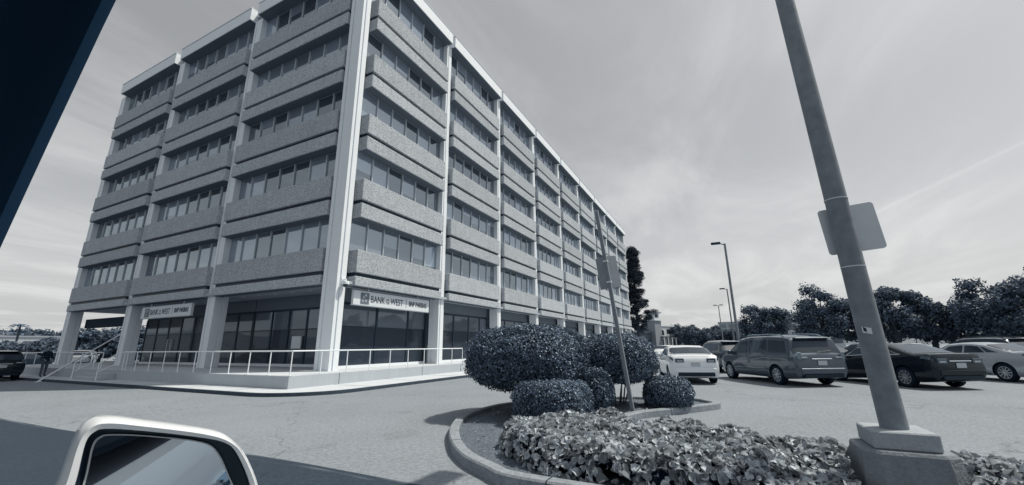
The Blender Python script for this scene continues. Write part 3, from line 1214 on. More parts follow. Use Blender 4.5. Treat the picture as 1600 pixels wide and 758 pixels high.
def build_ivy():
    shp = np.array([(0, -0.55), (0.34, -0.42), (0.58, -0.05), (0.38, 0.35), (0, 0.75), (-0.38, 0.35), (-0.58, -0.05), (-0.34, -0.42)])
    V_, F_ = [], []
    cnt = 0
    tries = 0
    while cnt < 14500 and tries < 150000:
        tries += 1
        x, y = random.uniform(-9.05, -6.2), random.uniform(-21.5, -13.0)
        if y < -18.5 and random.random() < 0.5:
            continue
        if not in_poly(x, y, IVY):
            continue
        if in_poly(x, y, [(-7.5, -16.9), (-8.5, -16.88), (-9.2, -16.72), (-9.2, -17.55), (-7.5, -17.85)]):
            continue
        h = ivy_h(x, y)
        layer = random.random()
        z = h - 0.16 * layer * layer
        d = 0.05
        g = Vector((-(ivy_h(x + d, y) - h) / d, -(ivy_h(x, y + d) - h) / d, 1.0))
        g = g.normalized() * (1.0 if g.length < 3 else 0.8)
        nrm = (g + Vector((random.gauss(0, .62), random.gauss(0, .62), 0.05))).normalized()
        s = random.choice((random.uniform(0.03, 0.06), random.uniform(0.055, 0.10), random.uniform(0.045, 0.08))) * (1.0 if layer < 0.6 else 0.85)
        a = nrm.cross(Vector((random.gauss(0, 1), random.gauss(0, 1), random.gauss(0, 1)))).normalized()
        c = nrm.cross(a)
        base = len(V_)
        o = Vector((x, y, z))
        V_.append(tuple(o - nrm * s * 0.05))
        for (u, w) in shp:
            cup = 0.42 * abs(u) - 0.34 * (w > 0.5) - 0.12 * (w < -0.3)
            V_.append(tuple(o + a * u * s + c * w * s + nrm * s * cup))
        F_ += [(base, base + 1 + k, base + 1 + (k + 1) % 8) for k in range(8)]
        cnt += 1
    q = MB()
    q.add(V_, F_)
    o = q.build('ivy_ground_cover', M_IVY, fix=False)
    smooth(o.data, 50)
    tag(o, 'broad-leaved ivy covering the planter round the lamp pedestal', 'ivy', kind='stuff')
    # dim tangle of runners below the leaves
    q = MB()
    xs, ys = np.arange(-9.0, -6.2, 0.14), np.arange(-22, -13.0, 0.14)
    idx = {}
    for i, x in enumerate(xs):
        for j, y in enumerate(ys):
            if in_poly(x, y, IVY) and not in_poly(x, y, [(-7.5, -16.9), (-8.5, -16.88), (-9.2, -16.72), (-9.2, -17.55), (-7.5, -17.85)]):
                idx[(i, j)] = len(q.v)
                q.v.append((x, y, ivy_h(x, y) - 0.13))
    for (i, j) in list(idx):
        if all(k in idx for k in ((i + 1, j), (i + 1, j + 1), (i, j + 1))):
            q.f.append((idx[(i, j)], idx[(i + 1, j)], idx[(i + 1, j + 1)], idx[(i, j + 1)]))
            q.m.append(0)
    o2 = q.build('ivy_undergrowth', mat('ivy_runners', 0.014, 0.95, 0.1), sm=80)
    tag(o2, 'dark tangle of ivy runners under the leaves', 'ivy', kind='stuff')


build_ivy()
# dry litter and pebbles on the soil
pts = []
while len(pts) < 260:
    x, y = random.uniform(-8.6, -2), random.uniform(-15.5, -11.2)
    if in_poly(x, y, inset(OUTS, 0.2)) and not in_poly(x, y, IVY):
        pts.append((x, y, gz(y) + 0.115))
lm = strew('leaf_litter', np.array(pts), 0.010 + 0.014 * rng.random(len(pts)), leaf_mat('dry_litter', 0.26, 0.9, 0.1, 0, 0.6))
tag(link(bpy.data.objects.new('leaf_litter', lm)), 'dry leaf litter scattered over the planter soil', 'leaf litter', kind='stuff')

# ------------------------------------------------------------------ lamp post on its pedestal
lp = empty('lamp_post', (-8.0, -17.33, gz(-17) + 0.05))
tag(lp, 'thick grey lamp post rising from a concrete pedestal in the ivy', 'lamp post')
z0 = lp.location.z
sq = [(-0.30, -0.22), (-0.22, -0.32), (0.24, -0.32), (0.31, -0.24), (0.31, 0.22), (0.24, 0.30), (-0.20, 0.30), (-0.30, 0.20)]
q = MB()
lo = [(x * 1.20, y * 1.20, -0.1) for x, y in sq]
mid = [(x * 1.15, y * 1.15, 0.20) for x, y in sq]
hi = [(x * 1.07, y * 1.07, 0.44 - z0) for x, y in sq]
hi2 = [(x * 1.02, y * 1.02, 0.465 - z0) for x, y in sq]
q.add(lo + mid + hi + hi2, [(j * 8 + i, j * 8 + (i + 1) % 8, (j + 1) * 8 + (i + 1) % 8, (j + 1) * 8 + i) for j in range(3) for i in range(8)] + [tuple(range(24, 32)), tuple(range(7, -1, -1))])
q.build('pedestal', M_PED, lp)
MB().bbox(-0.235, 0.265, -0.245, 0.235, 0.467 - z0, 0.62 - z0, 0.012).build('pedestal_cap', M_PEDTOP, lp)
lean = 0.028
pz0 = 0.62 - z0
zs = [pz0, pz0 + 1.2, pz0 + 2.5, pz0 + 5, pz0 + 7.6]
pole = MB().tube([(0.0, lean * (z - pz0), z) for z in zs], [0.108, 0.105, 0.101, 0.093, 0.085], 28).build('pole', M_POLE, lp, 50)
for zz_ in (2.18, 2.93):
    z = zz_ - z0
    MB().lathe([(0.103, z - 0.006), (0.1065, z - 0.006), (0.1065, z + 0.006), (0.103, z + 0.006)], 28, c=(0, lean * (z - pz0), 0)).build('strap', M_ALU, pole, 40)
ztop = zs[-1]
MB().tube([(0, lean * (ztop - pz0), ztop), (0.2, 0.25, ztop + 0.25), (1.3, 0.3, ztop + 0.3)], [0.05, 0.045, 0.04], 10).build('lamp_arm', M_POLE, lp, 50)
MB().bbox(1.2, 1.85, 0.12, 0.48, ztop + 0.22, ztop + 0.38, 0.03).build('lamp_head', M_ALU, lp)
# sticker wrapped on the pole
def wrap_patch(a0, a1, za, zb, r_, n_=6):
    vv = []
    for i in range(n_ + 1):
        a = a0 + (a1 - a0) * i / n_
        sk = 0.018 * i / n_
        for z in (za, zb):
            vv.append((r_ * math.cos(a), lean * (z - pz0) + r_ * math.sin(a), z + sk))
    return vv, [(2 * i, 2 * i + 2, 2 * i + 3, 2 * i + 1) for i in range(n_)]


sa = math.atan2(CAM.y + 17.33, CAM.x + 8.0)
zst = 1.52 - z0
q = MB()
q.add(*wrap_patch(sa + 0.18, sa - 0.52, zst - 0.03, zst + 0.03, 0.1065))
stk = q.build('sticker', M_SIGN, lp, fix=False)
q = MB()
q.add(*wrap_patch(sa - 0.18, sa - 0.42, zst - 0.012, zst + 0.028, 0.1075))
q.build('sticker_print', M_INK, stk, fix=False)
# sign plate on the far side of the lamp post, seen from behind
def round_plate(name, w, h, th, rad, m, parent=None):
    pts_ = []
    for cx, cy, a0 in ((w / 2 - rad, h / 2 - rad, 0), (-w / 2 + rad, h / 2 - rad, 90), (-w / 2 + rad, -h / 2 + rad, 180), (w / 2 - rad, -h / 2 + rad, 270)):
        for k in range(6):
            a = R(a0 + 18 * k)
            pts_.append((cx + rad * math.cos(a), cy + rad * math.sin(a)))
    return MB().prism(pts_, -th / 2, th / 2).build(name, m, parent)


sg = empty('sign_plate', (-7.875, -17.37, 2.62))
tag(sg, 'square aluminium sign seen from its bare back on the lamp post', 'sign')
o = round_plate('plate', 0.50, 0.52, 0.004, 0.035, M_ALU, sg)
o.rotation_euler = (math.pi / 2, 0, math.pi / 2)
o.rotation_euler = Matrix.Rotation(0.0, 3, 'Z').to_euler()
o.matrix_local = Matrix(((0, 0, 1, 0), (1, 0, 0, 0), (0, 1, 0, 0), (0, 0, 0, 1)))
MB().box(-0.03, -0.003, -0.03, 0.03, -0.24, 0.24).build('bracket', M_POST, sg)
sg.rotation_euler = (R(-4), 0, 0)

# ------------------------------------------------------------------ leaning sign post in the shrubs
sp = empty('sign_post', (-4.088, -14.125, gz(-14) + 0.06))
tag(sp, 'leaning square metal post with two bare-backed sign plates among the shrubs', 'sign post')
H_, s_ = 4.46, 0.50
sp.rotation_mode = 'QUATERNION'
lv = Vector((-0.446 * s_, 0.895 * s_, H_)).normalized()
sp.rotation_quaternion = Vector((0, 0, 1)).rotation_difference(lv)
q = MB()
c_, w_ = 0.045, 0.0
MB().bbox(-0.04, 0.04, -0.04, 0.04, -0.05, 4.48, 0.006).build('post', M_POST, sp)
MB().bbox(-0.045, 0.045, -0.045, 0.045, 4.481, 4.5, 0.004).build('post_cap', M_ALU, sp)
M_PLATEB = mat('weathered_sign_back', 0.26, 0.6, 0.4, var=0.2, vscale=4)
for k, (dx, dy) in enumerate(((0.33, 0.944), (0.68, -0.733))):
    o = round_plate('plate', 0.27, 0.74, 0.004, 0.02, M_PLATEB, sp)
    # plate stands upright, its inner edge at the far side of the post
    o.matrix_local = Matrix(((dx, 0, dy, 0.060 + dx * 0.137), (dy, 0, -dx, dy * 0.137), (0, 1, 0, 3.04), (0, 0, 0, 1)))
for z in (2.80, 3.28):
    MB().box(-0.05, 0.075, -0.05, 0.05, z - 0.02, z + 0.02).build('bracket', M_ALU, sp)

# ------------------------------------------------------------------ painted stall lines, worn
M_PAINT = mat('worn_paint', 0.34, 0.9, 0.2, var=0.35, vscale=5, fine=0.4, fscale=25)


def paint(p0, p1, w=0.1):
    a, c = Vector(p0), Vector(p1)
    t = (c - a).normalized()
    n_ = Vector((-t.y, t.x)) * w / 2
    q = MB()
    q.add([(p.x, p.y, gz(p.y) + 0.005) for p in (a - n_, c - n_, c + n_, a + n_)], [(0, 1, 2, 3)])
    tag(q.build('stall_marking', M_PAINT, fix=False), kind='structure')


paint((0.95, -14.1), (0.79, -15.2))
for k in range(4):
    c = Vector((4.6 + 0.25 * k, -16.1 - 2.9 * k))
    paint(c, c + Vector((0.875, 0.485)) * 5.0)


# ------------------------------------------------------------------ vehicles
def interp(tab, x):
    if x <= tab[0][0]:
        return tab[0][1]
    for (a, va), (b_, vb) in zip(tab[:-1], tab[1:]):
        if x <= b_:
            t_ = (x - a) / (b_ - a) if b_ > a else 1
            return va + (vb - va) * t_
    return tab[-1][1]


def car_section(S, x):
    zt, zb, zs_, w = interp(S['top'], x), interp(S['belt'], x), interp(S['sill'], x), interp(S['hw'], x)
    g = max(0.0, min(1.0, (zt - zb) / 0.16))
    h = max(0.02, zb - zs_)
    wr = w * 0.955 - S['tumble'] * max(0.0, zt - zb)
    A = [(w * 0.90, zs_), (w * 0.975, zs_ + 0.10), (w, zs_ + 0.45 * h), (w * 0.985, zb - 0.10), (w * 0.955, zb), (wr, zt - 0.075), (wr - 0.10, zt - 0.022), (0, zt)]
    h2 = max(0.02, zt - zs_)
    B = [(w * 0.90, zs_), (w * 0.975, zs_ + 0.10 * min(1, h2 / 0.6)), (w, zs_ + 0.45 * h2), (w * 0.985, zs_ + h2 * 0.82), (w * 0.955, zs_ + h2 * 0.92), (w * 0.88, zs_ + h2 * 0.975), (w * 0.55, zt - 0.006), (0, zt)]
    return [(a[0] * g + b_[0] * (1 - g), a[1] * g + b_[1] * (1 - g)) for a, b_ in zip(A, B)]


def car_pt(S, x, t_, side=1):
    sec = car_section(S, x)
    i = min(6, int(t_))
    f = t_ - i
    y = sec[i][0] * (1 - f) + sec[i + 1][0] * f
    z = sec[i][1] * (1 - f) + sec[i + 1][1] * f
    return Vector((x, y * side, z))


def car_nrm(S, x, t_, side):
    e = 0.02
    dx = car_pt(S, x + e, t_, side) - car_pt(S, x - e, t_, side)
    dt = car_pt(S, x, min(7, t_ + e), side) - car_pt(S, x, max(0, t_ - e), side)
    n_ = dx.cross(dt)
    if n_.length < 1e-9:
        return Vector((0, side, 0))
    n_.normalize()
    c = Vector((x * 0.25, 0, 0.6))
    if n_.dot(car_pt(S, x, t_, side) - c) < 0:
        n_ = -n_
    return n_


def car_patch(S, quad, side, off, nu=8, nv=5):
    """quad: (x,t) corners bottom-rear, bottom-front, top-front, top-rear"""
    (a, b_, c, d) = quad
    vv = []
    for j in range(nv + 1):
        v = j / nv
        for i in range(nu + 1):
            u = i / nu
            x = (a[0] * (1 - u) + b_[0] * u) * (1 - v) + (d[0] * (1 - u) + c[0] * u) * v
            t_ = (a[1] * (1 - u) + b_[1] * u) * (1 - v) + (d[1] * (1 - u) + c[1] * u) * v
            vv.append(car_pt(S, x, t_, side) + car_nrm(S, x, t_, side) * off)
    w = nu + 1
    return vv, [(j * w + i, j * w + i + 1, (j + 1) * w + i + 1, (j + 1) * w + i) for j in range(nv) for i in range(nu)]


WHEELS = {}


def wheel_meshes(r, w, spokes):
    key = (round(r, 3), spokes)
    if key in WHEELS:
        return WHEELS[key]
    ri = r * 0.68
    ty = MB().lathe([(ri, -w / 2), (r * 0.95, -w / 2), (r, -w / 2 + 0.03), (r, w / 2 - 0.03), (r * 0.95, w / 2), (ri, w / 2)], 28, 'y', caps=False).mesh('tyre', M_TYRE, 40)
    q = MB()
    # rim: barrel, spokes, hub (outer face towards +y)
    q.lathe([(ri * 0.99, -w / 2 + 0.02), (ri * 0.99, w / 2 - 0.006), (ri * 0.90, w / 2 - 0.006), (ri * 0.88, w / 2 - 0.05), (ri * 0.86, -w / 2 + 0.04)], 28, 'y', caps=False)
    for k in range(spokes):
        a = 2 * math.pi * k / spokes
        ca, sa_ = math.cos(a), math.sin(a)
        hw_ = 0.020 if spokes > 7 else 0.030
        pts_ = []
        for (rr, hh) in ((ri * 0.12, hw_ * 1.1), (ri * 0.92, hw_)):
            for s in (-1, 1):
                for yy in (w / 2 - 0.045, w / 2 - 0.012):
                    pts_.append((rr * ca - s * hh * sa_, yy, rr * sa_ + s * hh * ca))
        q.add(pts_, [(0, 1, 3, 2), (4, 6, 7, 5), (0, 4, 5, 1), (2, 3, 7, 6), (1, 5, 7, 3), (0, 2, 6, 4)])
    q.lathe([(ri * 0.2, w / 2 - 0.05), (ri * 0.2, w / 2 - 0.005), (ri * 0.1, w / 2)], 12, 'y')
    rim = q.mesh('rim', M_RIM, 30)
    disc = MB().lathe([(ri * 0.85, -0.01), (ri * 0.85, 0.02)], 20, 'y').mesh('brake_disc', M_BLACKP, 30)
    WHEELS[key] = (ty, rim, disc)
    return WHEELS[key]


def body_mesh(S, m):
    xs = set(x for x, _ in S['top']) | set(x for x, _ in S['hw']) | set(x for x, _ in S['sill'])
    L_ = S['L']
    xs |= set(np.linspace(-L_ / 2, L_ / 2, 34).round(4))
    xs = sorted(xs)
    xs = [x for i, x in enumerate(xs) if i == 0 or x - xs[i - 1] > 0.004]
    vv, ff = [], []
    for x in xs:
        sec = car_section(S, x)
        ring = [(x, y, z) for y, z in sec] + [(x, -y, z) for y, z in reversed(sec[:-1])]
        vv += ring
    n_ = 15
    for i in range(len(xs) - 1):
        for k in range(n_):
            ff.append((i * n_ + k, i * n_ + (k + 1) % n_, (i + 1) * n_ + (k + 1) % n_, (i + 1) * n_ + k))
    ff.append(tuple(range(n_)))
    ff.append(tuple(range((len(xs) - 1) * n_, len(xs) * n_)))
    q = MB()
    q.add(vv, ff)
    me_ = q.mesh('body', [m, M_BLACKP])
    o = bpy.data.objects.new('tmp_body', me_)
    COL.objects.link(o)
    cut = MB()
    r = S['r'] * 1.12
    for wx in S['wheels']:
        for s in (-1, 1):
            y0, y1 = s * (S['W'] / 2 - 0.30), s * (S['W'] / 2 + 0.1)
            cut.lathe([(r, min(y0, y1)), (r, max(y0, y1))], 28, 'y', (wx, 0, S['r'] * 1.03))
    cm = cut.mesh('cut', [M_BLACKP])
    co = bpy.data.objects.new('tmp_cut', cm)
    COL.objects.link(co)
    md = o.modifiers.new('b', 'BOOLEAN')
    md.operation = 'DIFFERENCE'
    md.solver = 'EXACT'
    md.object = co
    md.material_mode = 'TRANSFER'
    dg = bpy.context.evaluated_depsgraph_get()
    me2 = bpy.data.meshes.new_from_object(o.evaluated_get(dg))
    me2.name = 'body'
    bpy.data.objects.remove(o)
    bpy.data.objects.remove(co)
    smooth(me2, 32)
    return me2


SPECS = {}
SPECS['sedan'] = dict(L=4.66, W=1.79, r=0.325, wheels=(-1.32, 1.38), tumble=0.36,
    top=[(-2.33, .78), (-2.30, .93), (-2.22, 1.05), (-2.10, 1.085), (-1.68, 1.10), (-1.60, 1.115), (-0.92, 1.37), (-.5, 1.43), (0, 1.44), (.45, 1.40), (1.20, 1.03), (1.3, .99), (2.0, .87), (2.25, .76), (2.33, .62)],
    belt=[(-2.33, 1.13), (-1.62, 1.10), (-1.3, 1.02), (1.2, .93), (2.33, .95)], sill=[(-2.33, .40), (-2.22, .26), (-1.8, .20), (1.8, .20), (2.2, .22), (2.33, .34)],
    hw=[(-2.33, .71), (-2.28, .79), (-2.18, .845), (-2.0, .875), (-1.2, .895), (1.0, .895), (1.8, .86), (2.2, .73), (2.33, .56)],
    side=[((-1.18, 4.15), (-.98, 4.12), (-.70, 4.8), (-.78, 4.82)), ((-.92, 4.12), (-.18, 4.12), (-.16, 4.86), (-.64, 4.82)), ((-.10, 4.12), (.92, 4.12), (.42, 4.84), (-.10, 4.86))],
    rear=(-1.60, -.95), front=(.50, 1.16))
SPECS['coupe_sedan'] = dict(SPECS['sedan'], L=4.88, W=1.84, r=0.335, wheels=(-1.40, 1.42),
    top=[(-2.44, .78), (-2.41, .96), (-2.33, 1.09), (-2.2, 1.115), (-1.9, 1.11), (-1.78, 1.115), (-0.85, 1.39), (-.4, 1.44), (0, 1.445), (.45, 1.40), (1.25, 1.03), (1.35, .99), (2.1, .87), (2.35, .74), (2.44, .6)],
    belt=[(-2.44, 1.16), (-1.75, 1.10), (-1.3, 1.03), (1.2, .93), (2.44, .95)], sill=[(-2.44, .40), (-2.32, .26), (-1.9, .20), (1.9, .20), (2.3, .22), (2.44, .34)],
    hw=[(-2.44, .78), (-2.36, .85), (-2.1, .895), (-1.2, .92), (1.0, .92), (1.9, .88), (2.3, .75), (2.44, .56)],
    side=[((-1.38, 4.2), (-.98, 4.12), (-.70, 4.8), (-.86, 4.78)), ((-.92, 4.12), (-.18, 4.12), (-.16, 4.86), (-.64, 4.82)), ((-.10, 4.12), (.95, 4.12), (.42, 4.84), (-.10, 4.86))],
    rear=(-1.76, -.90), front=(.50, 1.2))
SPECS['minivan'] = dict(L=5.13, W=1.98, r=0.345, wheels=(-1.50, 1.53), tumble=0.22,
    top=[(-2.565, .74), (-2.545, 1.0), (-2.50, 1.09), (-2.46, 1.14), (-2.22, 1.64), (-2.14, 1.70), (-1.9, 1.735), (-1.0, 1.775), (.1, 1.77), (.75, 1.69), (1.60, 1.17), (1.72, 1.12), (2.3, .96), (2.5, .82), (2.565, .6)],
    belt=[(-2.565, 1.08), (1.2, 1.02), (2.565, 1.05)], sill=[(-2.565, .42), (-2.45, .30), (-2.0, .24), (2.0, .24), (2.4, .26), (2.565, .38)],
    hw=[(-2.565, .86), (-2.48, .93), (-2.2, .97), (-1.2, .99), (1.2, .985), (2.0, .94), (2.4, .80), (2.565, .60)],
    side=[((-2.12, 4.12), (-1.12, 4.12), (-1.10, 4.86), (-1.98, 4.82)), ((-1.04, 4.12), (.08, 4.12), (.08, 4.86), (-1.02, 4.86)), ((.16, 4.12), (1.20, 4.12), (.70, 4.82), (.16, 4.86))],
    rear=(-2.45, -2.24), front=(.80, 1.56))
SPECS['suv'] = dict(L=4.62, W=1.86, r=0.36, wheels=(-1.30, 1.36), tumble=0.26,
    top=[(-2.31, .76), (-2.29, 1.0), (-2.22, 1.08), (-2.16, 1.13), (-1.72, 1.56), (-1.62, 1.61), (-1.2, 1.655), (-.4, 1.68), (.2, 1.665), (.6, 1.60), (1.30, 1.12), (1.4, 1.08), (2.0, .98), (2.22, .84), (2.31, .6)],
    belt=[(-2.31, 1.07), (1.2, 1.0), (2.31, 1.02)], sill=[(-2.31, .46), (-2.2, .34), (-1.8, .28), (1.8, .28), (2.2, .3), (2.31, .42)],
    hw=[(-2.31, .80), (-2.24, .87), (-2.0, .91), (-1.2, .93), (1.0, .93), (1.8, .90), (2.2, .77), (2.31, .6)],
    side=[((-1.78, 4.2), (-1.06, 4.12), (-1.02, 4.84), (-1.52, 4.75)), ((-1.0, 4.12), (-.12, 4.12), (-.12, 4.86), (-.96, 4.85)), ((-.04, 4.12), (.98, 4.12), (.52, 4.82), (-.04, 4.86))],
    rear=(-2.14, -1.74), front=(.66, 1.26))
BODIES = {}


def car(kind, paint_m, loc, az_deg, label, spokes=10, rails=False, chrome=False, lamp=None, low=False, group='cars parked in the lot', plate_txt=None):
    """az_deg = compass heading measured from +y towards +x"""
    S = SPECS[kind]
    root = empty('parked_car' if kind not in ('minivan',) else 'parked_minivan', loc, R(90 - az_deg))
    tag(root, label, 'minivan' if kind == 'minivan' else 'car', group)
    key = (kind, paint_m.name)
    if key not in BODIES:
        BODIES[key] = body_mesh(S, paint_m)
    body = link(bpy.data.objects.new('body', BODIES[key]), root)
    L_, W_ = S['L'], S['W']
    sides = (1, -1)
    for s in sides:
        for qd in S['side']:
            q = MB()
            q.add(*car_patch(S, qd, s, 0.004))
            w = q.build('side_window', M_CARGLASS, root, 60)
            if chrome and s == 1:
                (a, b_, c, d) = qd
                e = []
                for (p0, p1) in ((a, b_), (b_, c), (c, d), (d, a)):
                    for k in range(5):
                        u = k / 5
                        x, t_ = p0[0] * (1 - u) + p1[0] * u, p0[1] * (1 - u) + p1[1] * u
                        e.append(car_pt(S, x, t_, s) + car_nrm(S, x, t_, s) * 0.008)
                MB().tube(e + [e[0]], 0.010, 5, False).build('window_trim', M_CHROME, w)
    xr0, xr1 = S['rear']
    q = MB()
    for s in sides:
        q.add(*car_patch(S, ((xr0, 5.15), (xr0, 7), (xr1, 7), (xr1, 5.35)), s, 0.004, 5, 6))
    q.build('rear_window', M_CARGLASS, root, 60)
    q = MB()
    for s in sides:
        q.add(*car_patch(S, ((S['front'][0], 5.3), (S['front'][0], 7), (S['front'][1], 7), (S['front'][1], 5.1)), s, 0.004, 5, 6))
    q.build('windscreen', M_CARGLASS, root, 60)
    ty, rim, disc = wheel_meshes(S['r'], 0.215, spokes)
    for wx in S['wheels']:
        for s in sides:
            w = link(bpy.data.objects.new('wheel', ty), root)
            w.location = (wx, s * (W_ / 2 - 0.125), S['r'])
            if s < 0:
                w.rotation_euler = (0, 0, math.pi)
            if not low:
                link(bpy.data.objects.new('rim', rim), w)
                link(bpy.data.objects.new('brake_disc', disc), w)
    xe = -L_ / 2
    zt = interp(S['top'], xe + 0.06)
    tall = kind in ('minivan', 'suv')
    lz0, lz1 = (0.93, 1.16) if tall else (0.80, 0.95)
    for s in sides:
        q = MB()
        ta, tb = (3.1, 4.5) if tall else (2.9, 3.8)
        q.add(*car_patch(S, ((xe + 0.06, ta), (xe + 0.40 if not tall else xe + 0.24, ta + 0.1), (xe + 0.34 if not tall else xe + 0.28, tb), (xe + 0.06, tb)), s, 0.006, 5, 4))
        y0, y1 = s * W_ / 2 * (0.45 if not tall else 0.72), s * W_ / 2 * (0.80 if not tall else 0.86)
        q.bbox(xe - 0.012, xe + 0.05, min(y0, y1), max(y0, y1), lz0, lz1, 0.008)
        t_l = q.build('tail_lamp', lamp or M_LAMP, root, 30)
        MB().bbox(xe - 0.016, xe + 0.03, s * W_ / 2 * 0.62 - 0.1, s * W_ / 2 * 0.62 + 0.1, lz0 + 0.03, lz0 + 0.075, 0.004).build('reflector', M_LAMPL, t_l)
        MB().bbox(L_ / 2 - 0.32, L_ / 2 - 0.06, s * 0.50, s * 0.72, 0.62, 0.74, 0.02).build('headlamp', M_LAMPL, root)
        # door mirror
        mx = S['front'][1] - 0.30
        p = car_pt(S, mx, 4.1, s)
        MB().bbox(mx - 0.06, mx + 0.10, min(p.y, p.y + s * 0.22), max(p.y, p.y + s * 0.22), p.z + 0.0, p.z + 0.15, 0.03).build('door_mirror', paint_m, root, 40)
        for hx in (S['side'][-1][0][0] + 0.12, S['side'][-2][0][0] + 0.12):
            p = car_pt(S, hx, 3.5, s)
            MB().bbox(hx - 0.09, hx + 0.09, p.y - 0.012 if s > 0 else p.y - 0.03, p.y + 0.03 if s > 0 else p.y + 0.012, p.z - 0.014, p.z + 0.014, 0.008).build('door_handle', M_CHROME if chrome else paint_m, root, 40)
        q = MB()
        q.add(*car_patch(S, ((S['wheels'][0] + 0.45, 0.6), (S['wheels'][1] - 0.45, 0.6), (S['wheels'][1] - 0.45, 0.85), (S['wheels'][0] + 0.45, 0.85)), s, 0.006, 8, 1))
        q.build('sill_trim', M_BLACKP, root)
        if kind == 'minivan':
            q = MB()
            q.add(*car_patch(S, ((S['wheels'][0] + 0.55, 1.75), (S['wheels'][1] - 0.5, 1.75), (S['wheels'][1] - 0.5, 1.9), (S['wheels'][0] + 0.55, 1.9)), s, 0.008, 8, 1))
            q.build('side_moulding', M_CHROME, root)
    # rear bumper, valance, plate
    MB().bbox(xe - 0.035, xe + 0.06, -W_ * 0.40, W_ * 0.40, 0.44, 0.60, 0.02).build('rear_bumper', paint_m, root, 40)
    MB().bbox(xe - 0.030, xe + 0.10, -W_ * 0.36, W_ * 0.36, 0.30, 0.435, 0.02).build('rear_valance', M_BLACKP, root)
    pzc = 0.80 if tall else 0.74
    pl = MB().bbox(xe - 0.022, xe - 0.004, -0.16, 0.16, pzc - 0.075, pzc + 0.075, 0.003).build('licence_plate', M_PLATE, root)
    if tall or chrome:
        MB().bbox(xe - 0.02, xe + 0.01, -0.36, 0.36, pzc + 0.115, pzc + 0.15, 0.006).build('tailgate_trim', M_CHROME, root)
    if kind == 'minivan':
        MB().bbox(xe - 0.045, xe - 0.030, -W_ * 0.37, W_ * 0.40, 0.60, 0.625, 0.004).build('bumper_trim', M_CHROME, root)
    if tall:
        MB().tube([(xe + 0.07, 0.05, 1.17), (xe + 0.09, -0.45, 1.20)], 0.010, 5).build('rear_wiper', M_BLACKP, root)
        MB().bbox(S['rear'][1] - 0.12, S['rear'][1] + 0.22, -W_ * 0.33, W_ * 0.33, interp(S['top'], S['rear'][1]) + 0.03, interp(S['top'], S['rear'][1]) + 0.065, 0.012).build('roof_spoiler', paint_m, root)
    if rails:
        for s in sides:
            pts_ = [car_pt(S, x, 5.7, s) + Vector((0, 0, 0.02 + 0.05 * min(1, (x + L_ * .36) * 5, (0.5 - x) * 5))) for x in np.linspace(-L_ * 0.36, 0.5, 12)]
            MB().tube(pts_, 0.022, 6).build('roof_rail', M_CHROME if kind == 'minivan' else M_BLACKP, root, 50)
    return root


def paintm(name, v, metal=0.2):
    m = mat(name, v, 0.32, 0.5, metal=metal, coat=0.8)
    m.node_tree.nodes['Principled BSDF'].inputs['Specular Tint'].default_value = (0.72, 0.90, 1.0, 1)
    m.node_tree.nodes['Principled BSDF'].inputs['Coat Tint'].default_value = (0.90, 0.96, 1.0, 1) if v < 0.3 else (1, 1, 1, 1)
    return m


P_WHITE, P_GREY, P_BLACK, P_SILVER, P_DARK = paintm('white_paint', 0.72, 0), paintm('grey_paint', 0.06, 0.2), mat('black_paint', 0.004, 0.25, 0.3, coat=0.35), paintm('silver_paint', 0.42, 0.5), paintm('charcoal_paint', 0.03, 0.2)
G1 = gz(-16) + 0.0
car('sedan', P_WHITE, (6.30, -14.40, G1), 76, 'white compact sedan with black rear valance beside the shrubs', 5)
car('minivan', P_GREY, (6.78, -17.71, G1), 60.6, 'grey minivan with chrome roof rails and a bright bumper strip', 9, rails=True, chrome=False, lamp=mat('pale_lamp', 0.2, 0.2, 0.6, coat=1))
car('coupe_sedan', P_BLACK, (7.05, -21.42, G1), 61.4, 'black sedan with chrome window trim behind the lamp post', 10, chrome=True)
car('coupe_sedan', P_SILVER, (10.75, -25.35, G1), 61, 'silver sedan cut off by the frame, behind the black sedan', 10)
car('suv', P_DARK, (13.6, -15.9, G1), 70, 'dark crossover seen between the white sedan and the minivan', 10)
car('suv', P_GREY, (20.5, -16.3, G1), 66, 'grey roof-railed car further back between white sedan and minivan', 10, rails=True, low=True)
car('sedan', P_SILVER, (11.9, -20.1, G1), 241, 'silver sedan facing the camera side behind the minivan tail', 10)
car('sedan', P_WHITE, (18.2, -25.3, G1), 241, 'white-roofed car behind the black sedan, second row', 5, low=True)
car('suv', P_DARK, (18.6, -28.6, G1), 61, 'dark wagon with roof rails behind the silver sedan', 10, rails=True, low=True)
car('suv', P_WHITE, (23.5, -32.6, G1), 241, 'white car roof showing past the dark wagon with rails', 10, low=True)
car('sedan', P_DARK, (24.5, -25.0, G1), 61, 'dark sedan in the third row under the grove', 10, low=True)
car('sedan', P_WHITE, (36.5, -10.2, gz(-10)), 300, 'small white car in front of the far shop building', 10, low=True)
car('suv', P_BLACK, (-5.05, 21.9, gz(20)), 0, 'black sport utility parked along the kerb at the frame edge', 10, group='cars beyond the platform')
car('sedan', P_WHITE, (-3.4, 45.0, gz(20)), 80, 'white sedan beyond the railing behind the person', 10, low=True, group='cars beyond the platform')
car('sedan', P_DARK, (1.6, 43.5, gz(20)), 60, 'dark car left of the passage under the building', 10, low=True, group='cars beyond the platform')
car('suv', P_SILVER, (6.2, 44.5, gz(20)), 25, 'pale-roofed car seen through the passage under the building', 10, low=True, group='cars beyond the platform')

